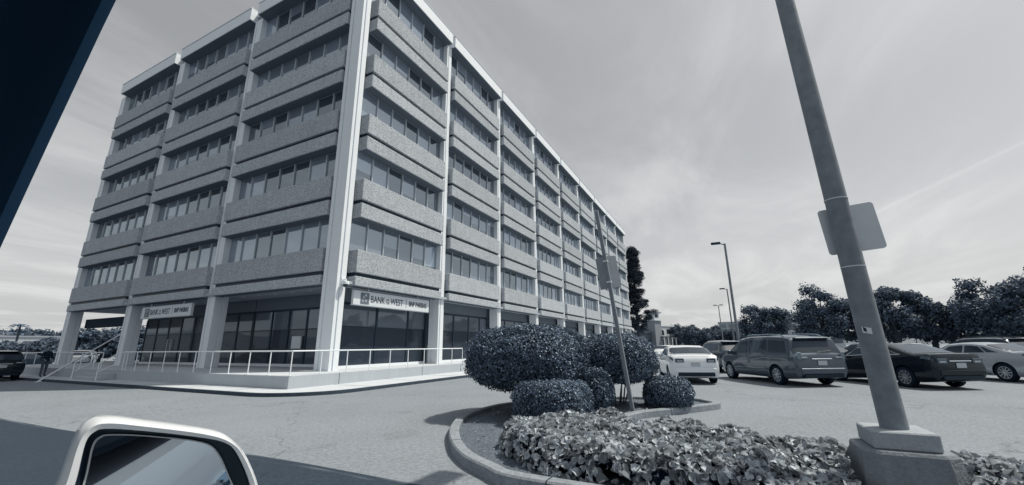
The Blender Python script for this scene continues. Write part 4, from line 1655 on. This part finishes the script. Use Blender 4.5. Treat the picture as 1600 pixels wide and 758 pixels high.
# ------------------------------------------------------------------ street lamps in the lot
def lot_lamp(loc, h, rz, label, double=False):
    t_ = empty('lot_lamp', loc, rz)
    tag(t_, label, 'lamp post', 'tall lamps in the parking lot')
    MB().lathe([(0.30, 0), (0.30, 0.7), (0.27, 0.75)], 16).build('pedestal', M_PED, t_, 30)
    MB().tube([(0, 0, 0.75), (0, 0, h - 0.1)], [0.10, 0.075], 12).build('pole', M_POLE, t_, 40)
    MB().tube([(0, 0, h - 0.18), (-0.35, 0, h - 0.05)], 0.045, 8).build('arm', M_POLE, t_, 40)
    MB().bbox(-0.95, -0.28, -0.17, 0.17, h - 0.09, h + 0.06, 0.03).build('lamp_head', M_FRAME_D, t_)
    if double:
        MB().bbox(0.12, 0.80, -0.17, 0.17, h - 0.09, h + 0.06, 0.03).build('lamp_head', M_FRAME_D, t_)
    return t_


def polar(az, d, z=None):
    a = R(az)
    x, y = CAM.x + d * math.sin(a), CAM.y + d * math.cos(a)
    return (x, y, gz(y) if z is None else z)


lot_lamp(polar(91.75, 34.5), 9.05, R(-90), 'tallest, nearest lot lamp with its head to one side')
lot_lamp(polar(91.3, 64), 9.0, R(-90), 'middle lot lamp standing behind the tallest one')
lot_lamp(polar(90.1, 91), 9.0, R(-90), 'farthest lot lamp with a double head', True)


# ------------------------------------------------------------------ trees
def tree(name, loc, h, rx, label, m=M_TREE, trunk_h=0.3, nclump=26, per=260, lsize=0.16, spread=1.0, seed=0, group='trees beyond the cars', cat='tree'):
    rs = random.Random(seed * 77 + 5)
    root = empty(name, loc, rs.uniform(0, 6))
    tag(root, label, cat, group)
    tz = h * trunk_h
    q = MB()
    r0 = 0.028 * h + 0.05
    q.tube([(0, 0, -0.1), (rs.uniform(-.1, .1), rs.uniform(-.1, .1), tz * 0.6), (rs.uniform(-.15, .15), rs.uniform(-.15, .15), tz)], [r0 * 1.25, r0, r0 * 0.8], 9)
    cs = []
    for k in range(nclump):
        a = rs.uniform(0, 2 * math.pi)
        u = rs.uniform(-1, 1)
        rr = rs.uniform(0.45, 1.0) ** 0.6
        cz = tz * 0.75 + (h - tz * 0.75) * (0.5 + 0.5 * u * rr * 0.95)
        wz = math.sqrt(max(0.05, 1 - (u * rr) ** 2))
        cx, cy = rx * rr * wz * math.cos(a) * spread, rx * rr * wz * math.sin(a) * spread
        cs.append((cx, cy, cz - 0.08 * h * (math.hypot(cx, cy) / rx)))
    for k in range(0, nclump, 3):
        c = cs[k]
        q.tube([(0, 0, tz * 0.85), (c[0] * 0.4, c[1] * 0.4, tz + (c[2] - tz) * 0.5), c], [r0 * 0.55, r0 * 0.32, r0 * 0.1], 6)
    q.build('trunk', M_BARK, root, 50)
    P_, N_ = [], []
    g = np.random.default_rng(seed + 100)
    for c in cs:
        s = rx * g.uniform(0.19, 0.36)
        d = g.normal(size=(per, 3))
        d /= np.linalg.norm(d, axis=1, keepdims=True)
        rad = s * (0.25 + 0.95 * g.random(per) ** 0.75) * (1 + 0.35 * np.sin(d[:, 0] * 4 + c[0]) * np.cos(d[:, 1] * 4 + c[1]))
        p = d * rad[:, None] * np.array([1, 1, 0.72]) + np.array(c)
        P_.append(p)
        N_.append(d + g.normal(size=d.shape) * 0.6 + np.array([0, 0, .3]))
    P_, N_ = np.concatenate(P_), np.concatenate(N_)
    me_ = leaf_mesh('crown', P_, N_, lsize * (0.6 + 0.8 * g.random(len(P_))), m, 0.7)
    link(bpy.data.objects.new('crown', me_), root)
    return root


def pine(loc, h, label):
    root = empty('pine_tree', loc)
    tag(root, label, 'pine tree')
    rs = random.Random(3)
    g = np.random.default_rng(9)
    q = MB()
    q.tube([(0, 0, -0.1), (0.2, 0.1, h * 0.5), (0.1, 0, h * 0.97)], [0.42, 0.3, 0.06], 9)
    P_, N_ = [], []
    for k in range(190):
        u = rs.uniform(0.12, 1.0) ** 0.8
        z = h * u
        env = 3.4 * (1 - u ** 1.7) * (0.75 + 0.35 * math.sin(u * 21)) + 0.6
        a = rs.uniform(0, 6.28)
        ln = env * rs.uniform(0.35, 1.12)
        e = Vector((ln * math.cos(a), ln * math.sin(a), z + 0.12 * ln))
        q.tube([(0.12, 0, z - 0.5), tuple(Vector((e.x * 0.6, e.y * 0.6, z - 0.15))), tuple(e)], [0.08, 0.05, 0.02], 5)
        s = rs.uniform(0.65, 1.25)
        d = g.normal(size=(330, 3))
        d /= np.linalg.norm(d, axis=1, keepdims=True)
        P_.append(np.array(e) + d * s * (0.45 + 0.6 * g.random((330, 1))) * np.array([1, 1, 0.6]))
        N_.append(d + g.normal(size=d.shape) * 0.6)
    q.build('trunk', M_BARK, root, 50)
    P_, N_ = np.concatenate(P_), np.concatenate(N_)
    link(bpy.data.objects.new('crown', leaf_mesh('crown', P_, N_, 0.15 * (0.6 + 0.8 * g.random(len(P_))), M_PINE, 0.4)), root)


pine(polar(80.25, 101), 24.6, 'tall dark pine rising past the far end of the office block')
GR = 'trees beyond the cars'
TL = [  # az, dist, height, radius, clumps, material, label
    (85.7, 136, 8.0, 4.2, 30, M_TREE2, 'pale rounded tree right beside the far shop building'),
    (87.4, 112, 6.0, 3.2, 26, M_TREE2, 'pale low tree between the shop building and the lot lamps'),
    (89.2, 124, 6.2, 3.0, 24, M_TREE, 'small dark tree left of the farthest lot lamp'),
    (90.6, 118, 5.2, 3.2, 24, M_TREE2, 'pale tree behind the lot lamp poles'),
    (94.7, 60, 6.75, 2.7, 34, M_TREE, 'dark dense round tree standing alone above the minivan'),
    (100.2, 56, 7.6, 2.6, 26, M_TREE, 'dark open-crowned oak just left of the thick lamp post'),
    (103.4, 58, 6.7, 2.4, 24, M_TREE, 'dark oak half hidden behind the thick lamp post'),
    (106.1, 55, 7.4, 2.4, 26, M_TREE, 'tall dark oak just right of the thick lamp post'),
    (108.6, 57, 6.5, 2.5, 24, M_TREE, 'dark oak with sky gaps above the black sedan'),
    (110.9, 58, 5.2, 2.2, 22, M_TREE, 'low dark tree in the dip of the grove'),
    (113.4, 54, 7.1, 2.7, 28, M_TREE, 'tall spreading oak above the silver sedan'),
    (116.2, 52, 7.2, 2.8, 26, M_TREE, 'dark oak at the right frame edge'),
]
for i, (az, d, h, rx, nc, m, lb) in enumerate(TL):
    tree('oak_tree' if m is M_TREE else 'park_tree', polar(az, d), h, rx, lb, m, 0.30, int(nc * 1.25), 480, 0.115 if d < 80 else 0.19, 1.0, i + 1, GR)
LT = [(11.5, 98, 3.2, 3.2), (13.9, 106, 2.9, 3.2), (15.6, 94, 2.8, 2.8), (17.3, 96, 3.6, 3.0), (19.0, 86, 4.9, 3.0), (20.6, 82, 4.9, 2.8), (12.7, 92, 2.6, 2.8), (16.5, 102, 3.6, 3.2)]
LLB = ['tree above the black sport utility at the frame edge', 'tree just right of the slender palm', 'low tree behind the person by the railing', 'tree behind the far corner column', 'dark tree seen left within the passage', 'dark tree seen right within the passage', 'lowest bushy tree below the slender palm', 'tree left of the far corner column, against the hill']
for i, (az, d, h, rx) in enumerate(LT):
    tree('park_tree', polar(az, d), h, rx, LLB[i], M_TREE if i in (4, 5) else M_TREE2, 0.2, 24, 220, 0.24, 1.0, 40 + i, 'trees beyond the platform')

# slender palm
pl = empty('palm_tree', polar(13.5, 118))
tag(pl, 'slender palm against the hills beyond the person', 'palm tree')
MB().tube([(0, 0, 0), (0.1, 0, 3), (0.05, 0, 6.0)], [0.22, 0.17, 0.14], 8).build('trunk', M_BARK, pl, 50)
for k in range(16):
    a = 2 * math.pi * k / 16 + random.uniform(-.2, .2)
    up = random.uniform(-0.5, 0.8)
    q = MB()
    dx, dy = math.cos(a), math.sin(a)
    pts_ = [Vector((0.05, 0, 6.0)), Vector((dx * 0.6, dy * 0.6, 6.25 + up * 0.4)), Vector((dx * 1.15, dy * 1.15, 6.1 + up * 0.3)), Vector((dx * 1.5, dy * 1.5, 5.75 + up * 0.2))]
    side_ = Vector((-dy, dx, 0))
    wv = [0.05, 0.20, 0.16, 0.02]
    vv = []
    for p, w in zip(pts_, wv):
        vv += [p - side_ * w - Vector((0, 0, w * 0.4)), p, p + side_ * w - Vector((0, 0, w * 0.4))]
    q.add(vv, [(i * 3 + j, i * 3 + j + 1, i * 3 + j + 4, i * 3 + j + 3) for i in range(3) for j in range(2)])
    q.build('frond', M_TREE, pl, fix=False)

# ------------------------------------------------------------------ far buildings
M_STUCCO = mat('shop_stucco', 0.55, 0.9, 0.2, var=0.05, vscale=0.3)
M_STUCCOD = mat('dark_stucco', 0.12, 0.9, 0.2, var=0.05, vscale=0.3)
M_TRIM = mat('shop_trim', 0.72, 0.8, 0.2)
rt = empty('shop_building', polar(82.15, 128), R(-26))
tag(rt, 'far shop building with a corner tower, dark side wall and arched window', 'shop building')
# local frame: +x away to the right along the front; front faces -y
tw = MB().box(-1.6, 1.6, -1.6, 1.6, 0, 8.4).build('tower', mat('tower_stucco', 0.28, 0.9, 0.2, var=0.05, vscale=0.3), rt)
MB().box(-1.9, 1.9, -1.9, 1.9, 8.4, 9.1).build('cornice', M_TRIM, tw)
MB().box(-1.3, 1.3, -1.3, 1.3, 9.1, 10.5).build('lantern', M_STUCCO, tw)
MB().box(-1.31, -1.2, -0.7, 0.7, 9.3, 10.3).build('louvre', M_FRAME_D, tw)
MB().box(-0.7, 0.7, -1.32, -1.2, 9.3, 10.3).build('louvre', M_FRAME_D, tw)
MB().prism([(-1.8, -1.8), (1.8, -1.8), (1.8, 1.8), (-1.8, 1.8)], 10.5, 10.9, 1.08).build('tower_roof', M_TRIM, tw)
MB().box(1.602, 9.0, -0.9, 8, 0, 6.9).build('front_wall', M_STUCCO, rt)
MB().box(1.55, 9.2, -1.1, 8.2, 6.9, 7.3).build('parapet', M_TRIM, rt)
for k in range(4):
    x = 1.2 + 2.0 * k
    MB().lathe([(0.28, 0), (0.28, 0.4), (0.2, 0.5), (0.18, 3.4), (0.28, 3.5), (0.28, 3.7)], 12, c=(x, -2.4, 0)).build('column', M_TRIM, rt, 30)
MB().box(0.7, 8.0, -2.7, -0.9, 3.7, 3.95).build('porch_roof', M_FRAME_D, rt)
for x in (2.6, 4.9, 7.0):
    w = MB().box(x, x + 1.3, -0.96, -0.86, 0.3, 3.2).build('shop_window', M_GLASS_DK, rt)
    MB().box(x - 0.08, x + 1.38, -0.94, -0.87, 3.2, 3.35).build('lintel', M_TRIM, w)
w = MB().box(5.2, 7.2, -0.96, -0.86, 4.7, 6.1).build('shop_window', M_GLASS_DK, rt)
MB().box(5.05, 7.35, -0.95, -0.87, 4.5, 4.68).build('sill', M_TRIM, w)
arch = [(3.0 + 0.7 * math.cos(a), 5.2 + 0.7 * math.sin(a)) for a in np.linspace(0, math.pi, 10)]
q = MB()
pa = [(2.3, 4.4), (3.7, 4.4)] + arch
q.add([(x, -0.95, z) for x, z in pa] + [(x, -0.88, z) for x, z in pa], [tuple(range(len(pa)))] + [(i, (i + 1) % len(pa), len(pa) + (i + 1) % len(pa), len(pa) + i) for i in range(len(pa))])
q.build('arched_window', M_GLASS_DK, rt)
MB().box(-16, -1.602, -0.2, 8, 0, 5.0).build('side_wing', M_STUCCOD, rt)
MB().box(-16.2, -1.55, -0.5, 8.2, 5.0, 5.4).build('wing_parapet', mat('wing_parapet', 0.2, 0.9), rt)
for k in range(4):
    MB().box(-14.5 + 3.3 * k, -12.3 + 3.3 * k, -0.26, -0.16, 0.3, 3.0).build('shop_window', M_GLASS_DK, rt)


def far_block(az, d, w, h, dep, label, storeys, nwin, v=0.45, rz=None):
    t_ = empty('far_building', polar(az, d), R(90 - az - 90) if rz is None else rz)
    tag(t_, label, 'building')
    MB().box(-w / 2, w / 2, 0, dep, 0, h).build('wall', mat('far_wall_%d' % int(v * 100), v, 0.9, var=0.05, vscale=0.1), t_)
    MB().box(-w / 2 - 0.3, w / 2 + 0.3, -0.3, dep + 0.3, h, h + 0.5).build('roof', mat('far_roof', 0.3, 0.9), t_)
    for s in range(storeys):
        for k in range(nwin):
            x = -w / 2 + w * (k + 0.5) / nwin
            z = h * (s + 0.35) / storeys
            MB().box(x - w / nwin * 0.36, x + w / nwin * 0.36, -0.06, 0.02, z, z + h / storeys * 0.45).build('window', M_GLASS_SH, t_)


far_block(98.6, 150, 17, 8.0, 20, 'low pale building glimpsed between the round tree and the oaks', 2, 5, 0.5)
far_block(91.25, 260, 13, 13.0, 20, 'far pale tower block behind the lot lamps', 3, 3, 0.34)
far_block(88.9, 280, 40, 9.0, 20, 'long far roof behind the pale trees', 1, 8, 0.34)
far_block(12.6, 210, 26, 6.0, 14, 'low far building under the hill at the frame edge', 1, 6, 0.42)
far_block(17.4, 230, 18, 6.4, 14, 'low far building under the hill by the corner column', 1, 5, 0.42)


def hills():
    q = MB()
    n_ = 140
    rows = [(420, 0.0), (520, 0.45), (650, 0.85), (800, 1.0), (1100, 0.6)]
    for j, (d, f) in enumerate(rows):
        for i in range(n_):
            az = -40 + 200 * i / (n_ - 1)
            k = sstep(40, 5, az) if az < 60 else 0.25 * sstep(60, 80, az)
            amp = 10 + 22 * k
            h = amp * f * (0.75 + 0.5 * mnoise.fractal(Vector((az * 0.11, j * 0.7, 2.0)), 1.0, 2.0, 4)) - (0.3 if f == 0 else 0)
            x, y, _ = polar(az, d)
            q.v.append((x, y, -0.3 + max(-0.3, h)))
    for j in range(len(rows) - 1):
        for i in range(n_ - 1):
            q.f.append((j * n_ + i, j * n_ + i + 1, (j + 1) * n_ + i + 1, (j + 1) * n_ + i))
            q.m.append(0)
    o = q.build('hills', mat('hill_scrub', 0.16, 1.0, 0.1, var=0.55, vscale=0.03, fine=0.5, fscale=0.16), sm=80)
    tag(o, kind='structure')
    # the wooded slopes: trees too far off to count
    P_, N_ = [], []
    g = np.random.default_rng(5)
    for k in range(420):
        az, d = g.uniform(2, 34), g.uniform(380, 760)
        f = interp([(420, 0), (520, .45), (650, .85), (800, 1)], d)
        kk = sstep(40, 5, az)
        z = (10 + 22 * kk) * f * 0.8
        x, y, _ = polar(az, d)
        s = g.uniform(2.0, 4.2)
        dd = g.normal(size=(26, 3))
        P_.append(np.array([x, y, z + 1.0]) + dd * s * np.array([.8, .8, .5]))
        N_.append(dd)
    me_ = leaf_mesh('hill_woods', np.concatenate(P_), np.concatenate(N_), 1.5, M_TREE2, 0.8)
    tag(link(bpy.data.objects.new('hill_woods', me_)), 'scattered trees covering the distant hillside', 'woods', kind='stuff')


hills()


# ------------------------------------------------------------------ person by the kerb
def person(loc, rz):
    root = empty('person', loc, rz)
    tag(root, 'person in a dark top and grey trousers standing near the black sport utility', 'person')
    J = {'pel': (0, 0, .95, .13), 'waist': (0, 0, 1.10, .125), 'chest': (0, .01, 1.32, .15), 'neck': (0, 0, 1.50, .06), 'head0': (0, .02, 1.58, .085), 'head1': (0, .03, 1.68, .105), 'head2': (0, .02, 1.77, .07)}
    E = [('pel', 'waist'), ('waist', 'chest'), ('chest', 'neck'), ('neck', 'head0'), ('head0', 'head1'), ('head1', 'head2')]
    for s, n_ in ((-1, 'l'), (1, 'r')):
        J.update({n_ + 'sh': (s * .19, 0, 1.43, .065), n_ + 'el': (s * .25, .02, 1.14, .048), n_ + 'wr': (s * .20, .16, .97, .035), n_ + 'pa': (s * .19, .22, .94, .038),
                  n_ + 'hip': (s * .10, 0, .90, .10), n_ + 'kn': (s * .12, .04 if s > 0 else -.02, .50, .068), n_ + 'an': (s * .13, -.02 + .05 * s, .09, .045), n_ + 'to': (s * .15, .14 + .05 * s, .04, .04)})
        E += [('chest', n_ + 'sh'), (n_ + 'sh', n_ + 'el'), (n_ + 'el', n_ + 'wr'), (n_ + 'wr', n_ + 'pa'), ('pel', n_ + 'hip'), (n_ + 'hip', n_ + 'kn'), (n_ + 'kn', n_ + 'an'), (n_ + 'an', n_ + 'to')]
        for k in range(5):
            f = n_ + 'f%d' % k
            if k == 4:
                J[f] = (s * .15, .25, .95, .010)
            else:
                J[f] = (s * (.175 + .012 * k), .27 + .008 * (1 if k in (1, 2) else 0), .91 + .004 * k, .009)
            J[f + 'b'] = (J[f][0] - s * .005, J[f][1] + .03, J[f][2] - .015, .008)
            E += [(n_ + 'pa', f), (f, f + 'b')]
    keys = list(J)
    me_ = bpy.data.meshes.new('body')
    me_.from_pydata([J[k][:3] for k in keys], [(keys.index(a), keys.index(b_)) for a, b_ in E], [])
    o = bpy.data.objects.new('tmp', me_)
    COL.objects.link(o)
    md = o.modifiers.new('s', 'SKIN')
    sk = me_.skin_vertices[0].data
    for i, k in enumerate(keys):
        r_ = J[k][3]
        sk[i].radius = (r_, r_ * 0.85)
        sk[i].use_root = k == 'pel'
    o.modifiers.new('u', 'SUBSURF').levels = 1
    dg = bpy.context.evaluated_depsgraph_get()
    m2 = bpy.data.meshes.new_from_object(o.evaluated_get(dg))
    m2.name = 'body'
    bpy.data.objects.remove(o)
    m2.materials.clear()
    skin, top, leg, shoe = mat('skin', 0.22, 0.6), mat('dark_top', 0.015, 0.9), mat('grey_trousers', 0.09, 0.9), mat('dark_shoes', 0.02, 0.7)
    for m in (skin, top, leg, shoe):
        m2.materials.append(m)
    for p in m2.polygons:
        z = p.center.z
        hand = p.center.y > 0.15 and z < 1.05 and z > 0.8
        p.material_index = 0 if (z > 1.50 or hand) else 1 if z > 0.93 else 2 if z > 0.08 else 3
    smooth(m2, 80)
    body = link(bpy.data.objects.new('body', m2), root)
    q = MB()
    bm_ = bmesh.new()
    bmesh.ops.create_uvsphere(bm_, u_segments=16, v_segments=10, radius=1.0)
    for v in bm_.verts:
        v.co = Vector((v.co.x * .098, v.co.y * .105 + 0.0, v.co.z * .10 + 1.745))
    bmesh.ops.delete(bm_, geom=[v for v in bm_.verts if v.co.y > 0.05 and v.co.z < 1.76], context='VERTS')
    mh = bpy.data.meshes.new('hair')
    bm_.to_mesh(mh)
    bm_.free()
    mh.materials.append(mat('dark_hair', 0.01, 0.7))
    link(bpy.data.objects.new('hair', mh), root)
    for x in (-.035, .035):
        MB().lathe([(0.004, 0), (0.012, 0.004), (0.004, 0.010)], 8, 'y', (x, 0.105, 1.69)).build('eye', mat('eye', 0.02, 0.3), body)
    MB().prism([(-.014, .10), (.014, .10), (0, .14)], 1.63, 1.675, 0.5, (0, .11)).build('nose', skin, body)


person((-3.3, 20.1, ZW), R(200))

sb = empty('added_bar', (-4.25, 17.0, gz(20)))
tag(sb, 'added white bar for a pale line sloping from kerb to column', 'bar')
MB().tube([(0, 0, 0.03), (4.50, 4.2, 2.65)], [0.045, 0.035], 8).build('bar', M_RAIL, sb, 40)  # bar added to stand in for a pale diagonal line
MB().box(-0.1, 0.1, -0.1, 0.1, 0, 0.03).build('foot_plate', M_RAIL, sb)

# ------------------------------------------------------------------ the car the picture is taken from
oc_ = empty('own_car', (CAM.x, CAM.y, gz(CAM.y) + 0.004))
tag(oc_, 'white car the view is taken from, with its door mirror and dark windscreen pillar', 'car')
hz = CAM.z - oc_.location.z        # eye height in the car's frame
P_OWN = mat('own_white_paint', 0.74, 0.28, 0.5, coat=0.8)


def rel(x, y, z):
    return (x, y, z + hz)


# door mirror: outlines in the mirror plane (h, up), traced round the glass
nM = Vector((-.36, -.933, 0)).normalized()
hM = Vector((.933, -.36, 0)).normalized()
cM = Vector((.296, .642, -.136))


def mp(h, u, depth=0.0):
    p = cM + hM * h + Vector((0, 0, u)) - nM * depth
    return rel(p.x, p.y, p.z)


def spl(pts_, n_=4):
    res = []
    m_ = len(pts_)
    for i in range(m_):
        p0, p1, p2, p3 = pts_[i - 1], pts_[i], pts_[(i + 1) % m_], pts_[(i + 2) % m_]
        for k in range(n_):
            t_ = k / n_
            res.append(tuple(0.5 * (2 * b_ + (c - a) * t_ + (2 * a - 5 * b_ + 4 * c - d) * t_ * t_ + (3 * b_ - 3 * c + d - a) * t_ ** 3) for a, b_, c, d in zip(p0, p1, p2, p3)))
    return res


outer = spl([(-.083, -.06), (-.078, 0.0), (-.074, .038), (-.066, .054), (-.050, .058), (-.014, .049), (.056, .029), (.080, .014), (.098, -.008), (.118, -.050), (.122, -.085), (.105, -.107), (.03, -.10), (-.06, -.09)])
bez = spl([(-.067, -.05), (-.066, 0.0), (-.0655, .034), (-.060, .045), (-.050, .047), (-.020, .041), (.030, .028), (.068, .015), (.086, -.003), (.107, -.046), (.110, -.078), (.095, -.095), (.03, -.09), (-.05, -.08)])
gls = spl([(-.060, -.045), (-.060, 0.0), (-.060, .028), (-.055, .037), (-.045, .038), (-.012, .032), (.045, .0165), (.066, 0.0), (.084, -.034), (.094, -.055), (.095, -.075), (.084, -.084), (.03, -.08), (-.045, -.07)])
nn_ = len(outer)
ctr = (0.015, -0.03)


def ring(poly, depth, sc=1.0, sx=0.0):
    return [mp(ctr[0] + (p[0] - ctr[0]) * sc + sx, ctr[1] + (p[1] - ctr[1]) * sc, depth) for p in poly]


q = MB()
rings = [ring(bez, 0.004), ring(bez, -0.004), ring([(a * .45 + c * .55, b_ * .45 + d * .55) for (a, b_), (c, d) in zip(bez, outer)], -0.006), ring(outer, 0.004), ring(outer, 0.03, 1.008, -.002), ring(outer, 0.07, 0.97, -.008), ring(outer, 0.11, 0.80, -.006), ring(outer, 0.13, 0.5, -.008), ring(outer, 0.137, 0.1, -.008)]
q.add([v for r_ in rings for v in r_], [(j * nn_ + i, j * nn_ + (i + 1) % nn_, (j + 1) * nn_ + (i + 1) % nn_, (j + 1) * nn_ + i) for j in range(len(rings) - 1) for i in range(nn_)] + [tuple(range((len(rings) - 1) * nn_, len(rings) * nn_))])
q.build('mirror_housing', P_OWN, oc_, 50)
q = MB()
rings = [ring(bez, 0.0038), ring(bez, 0.012, 0.985), ring(gls, 0.016, 1.02), ring(gls, 0.016, 0.99)]
q.add([v for r_ in rings for v in r_], [(j * nn_ + i, j * nn_ + (i + 1) % nn_, (j + 1) * nn_ + (i + 1) % nn_, (j + 1) * nn_ + i) for j in range(3) for i in range(nn_)])
q.build('mirror_bezel', M_BLACKP, oc_, 50)
q = MB()
q.add(ring(gls, 0.0145), [tuple(range(nn_))])
mm = bpy.data.materials.new('mirror_glass')
mm.use_nodes = True
mm.node_tree.nodes['Principled BSDF'].inputs['Metallic'].default_value = 1.0
mm.node_tree.nodes['Principled BSDF'].inputs['Roughness'].default_value = 0.015
mm.node_tree.nodes['Principled BSDF'].inputs['Base Color'].default_value = (0.30, 0.35, 0.41, 1)
q.build('mirror_glass', mm, oc_)
q = MB()
q.add(ring(gls, 0.0140, 1.0) + ring(gls, 0.0140, 0.975), [(i, (i + 1) % nn_, nn_ + (i + 1) % nn_, nn_ + i) for i in range(nn_)])
q.build('mirror_edge', M_ALU, oc_, fix=False)
a, c = mp(-.05, -.06, 0.05), rel(0.135, 0.60, -0.24)
MB().tube([a, ((a[0] + c[0]) / 2, (a[1] + c[1]) / 2 + .01, (a[2] + c[2]) / 2 - 0.01), c], [0.032, 0.026, 0.034], 12).build('mirror_arm', P_OWN, oc_, 60)

# windscreen pillar and roof rail, dark trimmed
ed = [(.12, .70, -.02), (.12, .633, .121), (.12, .578, .232), (.12, .519, .345), (.12, .455, .455)]
bk = [(.06, 1.02, -.02), (.03, .98, .15), (.0, .92, .30), (-.02, .86, .44), (-.05, .80, .56)]
q = MB()
n5 = len(ed)
rg = []
for e, k in zip([(a_, b_ + .042, c_) for a_, b_, c_ in ed], bk):
    rg.append([rel(e[0] - .012, e[1] + .003, e[2]), rel(e[0] + .004, e[1] - .004, e[2] - .0), rel(e[0] + .016, e[1] + .012, e[2]), rel(e[0] + .02, e[1] + .06, e[2] + .02), rel(k[0] + .03, k[1] + .05, k[2] + .05), rel(k[0], k[1], k[2]), rel(e[0] - .03, e[1] + .03, e[2])])
m7 = len(rg[0])
q.add([v for r_ in rg for v in r_], [(j * m7 + i, j * m7 + (i + 1) % m7, (j + 1) * m7 + (i + 1) % m7, (j + 1) * m7 + i) for j in range(n5 - 1) for i in range(m7)] + [tuple(range(m7)), tuple(range((n5 - 1) * m7, n5 * m7))])
pm_ = mat('pillar_trim', 0.05, 1.0, 0.0)
pm_.node_tree.nodes['Principled BSDF'].inputs['Base Color'].default_value = (0.013, 0.035, 0.070, 1)
q.build('windscreen_pillar', pm_, oc_, 50)
MB().bbox(-1.45, .10, -1.9, .80, hz + .48, hz + .52, 0.02).build('roof', P_OWN, oc_)
# lower body, right side towards the mirror
BS = [(-2.9, .72, .98, .98), (-2.6, .90, 1.14, .60), (-1.6, .92, 1.24, .5), (.60, .92, 1.16, .5), (1.2, .90, 1.02, .5), (2.0, .84, .86, .5), (2.25, .70, .66, .5)]
q = MB()
for y, w, zt, _ in BS:
    cx = -0.78
    prof_ = [(w * .9, .28), (w, .5), (w, .78), (w * .985, zt - .06), (w * .94, zt), (w * .5, zt + (.0 if -2 < y < .8 else .03)), (0, zt + (.0 if -2 < y < .8 else .04))]
    q.v += [(cx + a, y, z) for a, z in prof_] + [(cx - a, y, z) for a, z in reversed(prof_[:-1])]
n13 = 13
for j in range(len(BS) - 1):
    for i in range(n13):
        q.f.append((j * n13 + i, j * n13 + (i + 1) % n13, (j + 1) * n13 + (i + 1) % n13, (j + 1) * n13 + i))
        q.m.append(0)
q.f += [tuple(range(n13)), tuple(range((len(BS) - 1) * n13, len(BS) * n13))]
q.m += [0, 0]
q.build('body', P_OWN, oc_, 40)
MB().prism([(-.05, -1.75), (.085, -1.75), (.10, -.42), (-.02, -.42)], 1.25, hz + .47).build('rear_side_window', M_CARGLASS, oc_)
MB().bbox(.132, .168, -.62, -.42, .99, 1.03, .008).build('door_handle', M_CHROME, oc_)
M_CABIN = mat('cabin_trim', 0.010, 0.9, 0.2)
MB().box(-1.62, -1.58, -1.85, .70, 1.22, hz + .47).build('far_cabin_side', M_CABIN, oc_)
MB().box(-1.58, .04, -1.90, -1.86, 1.22, hz + .47).build('cabin_rear', M_CABIN, oc_)
MB().box(-1.58, .055, -1.85, .55, 1.246, 1.262).build('cabin_floor', M_CABIN, oc_)
for x in (-.35, -1.15):
    MB().bbox(x - .22, x + .22, -.62, -.42, 1.18, hz + .12, .05).build('seat_back', M_CABIN, oc_, 40)
ty, rim, disc = wheel_meshes(0.33, 0.215, 10)
for wx in (-1.75, 1.30):
    for s in (1, -1):
        w = link(bpy.data.objects.new('wheel', ty), oc_)
        w.location = (-0.78 + s * 0.84, wx, 0.33)
        w.rotation_euler = (0, 0, -math.pi / 2 if s > 0 else math.pi / 2)
        link(bpy.data.objects.new('rim', rim), w)
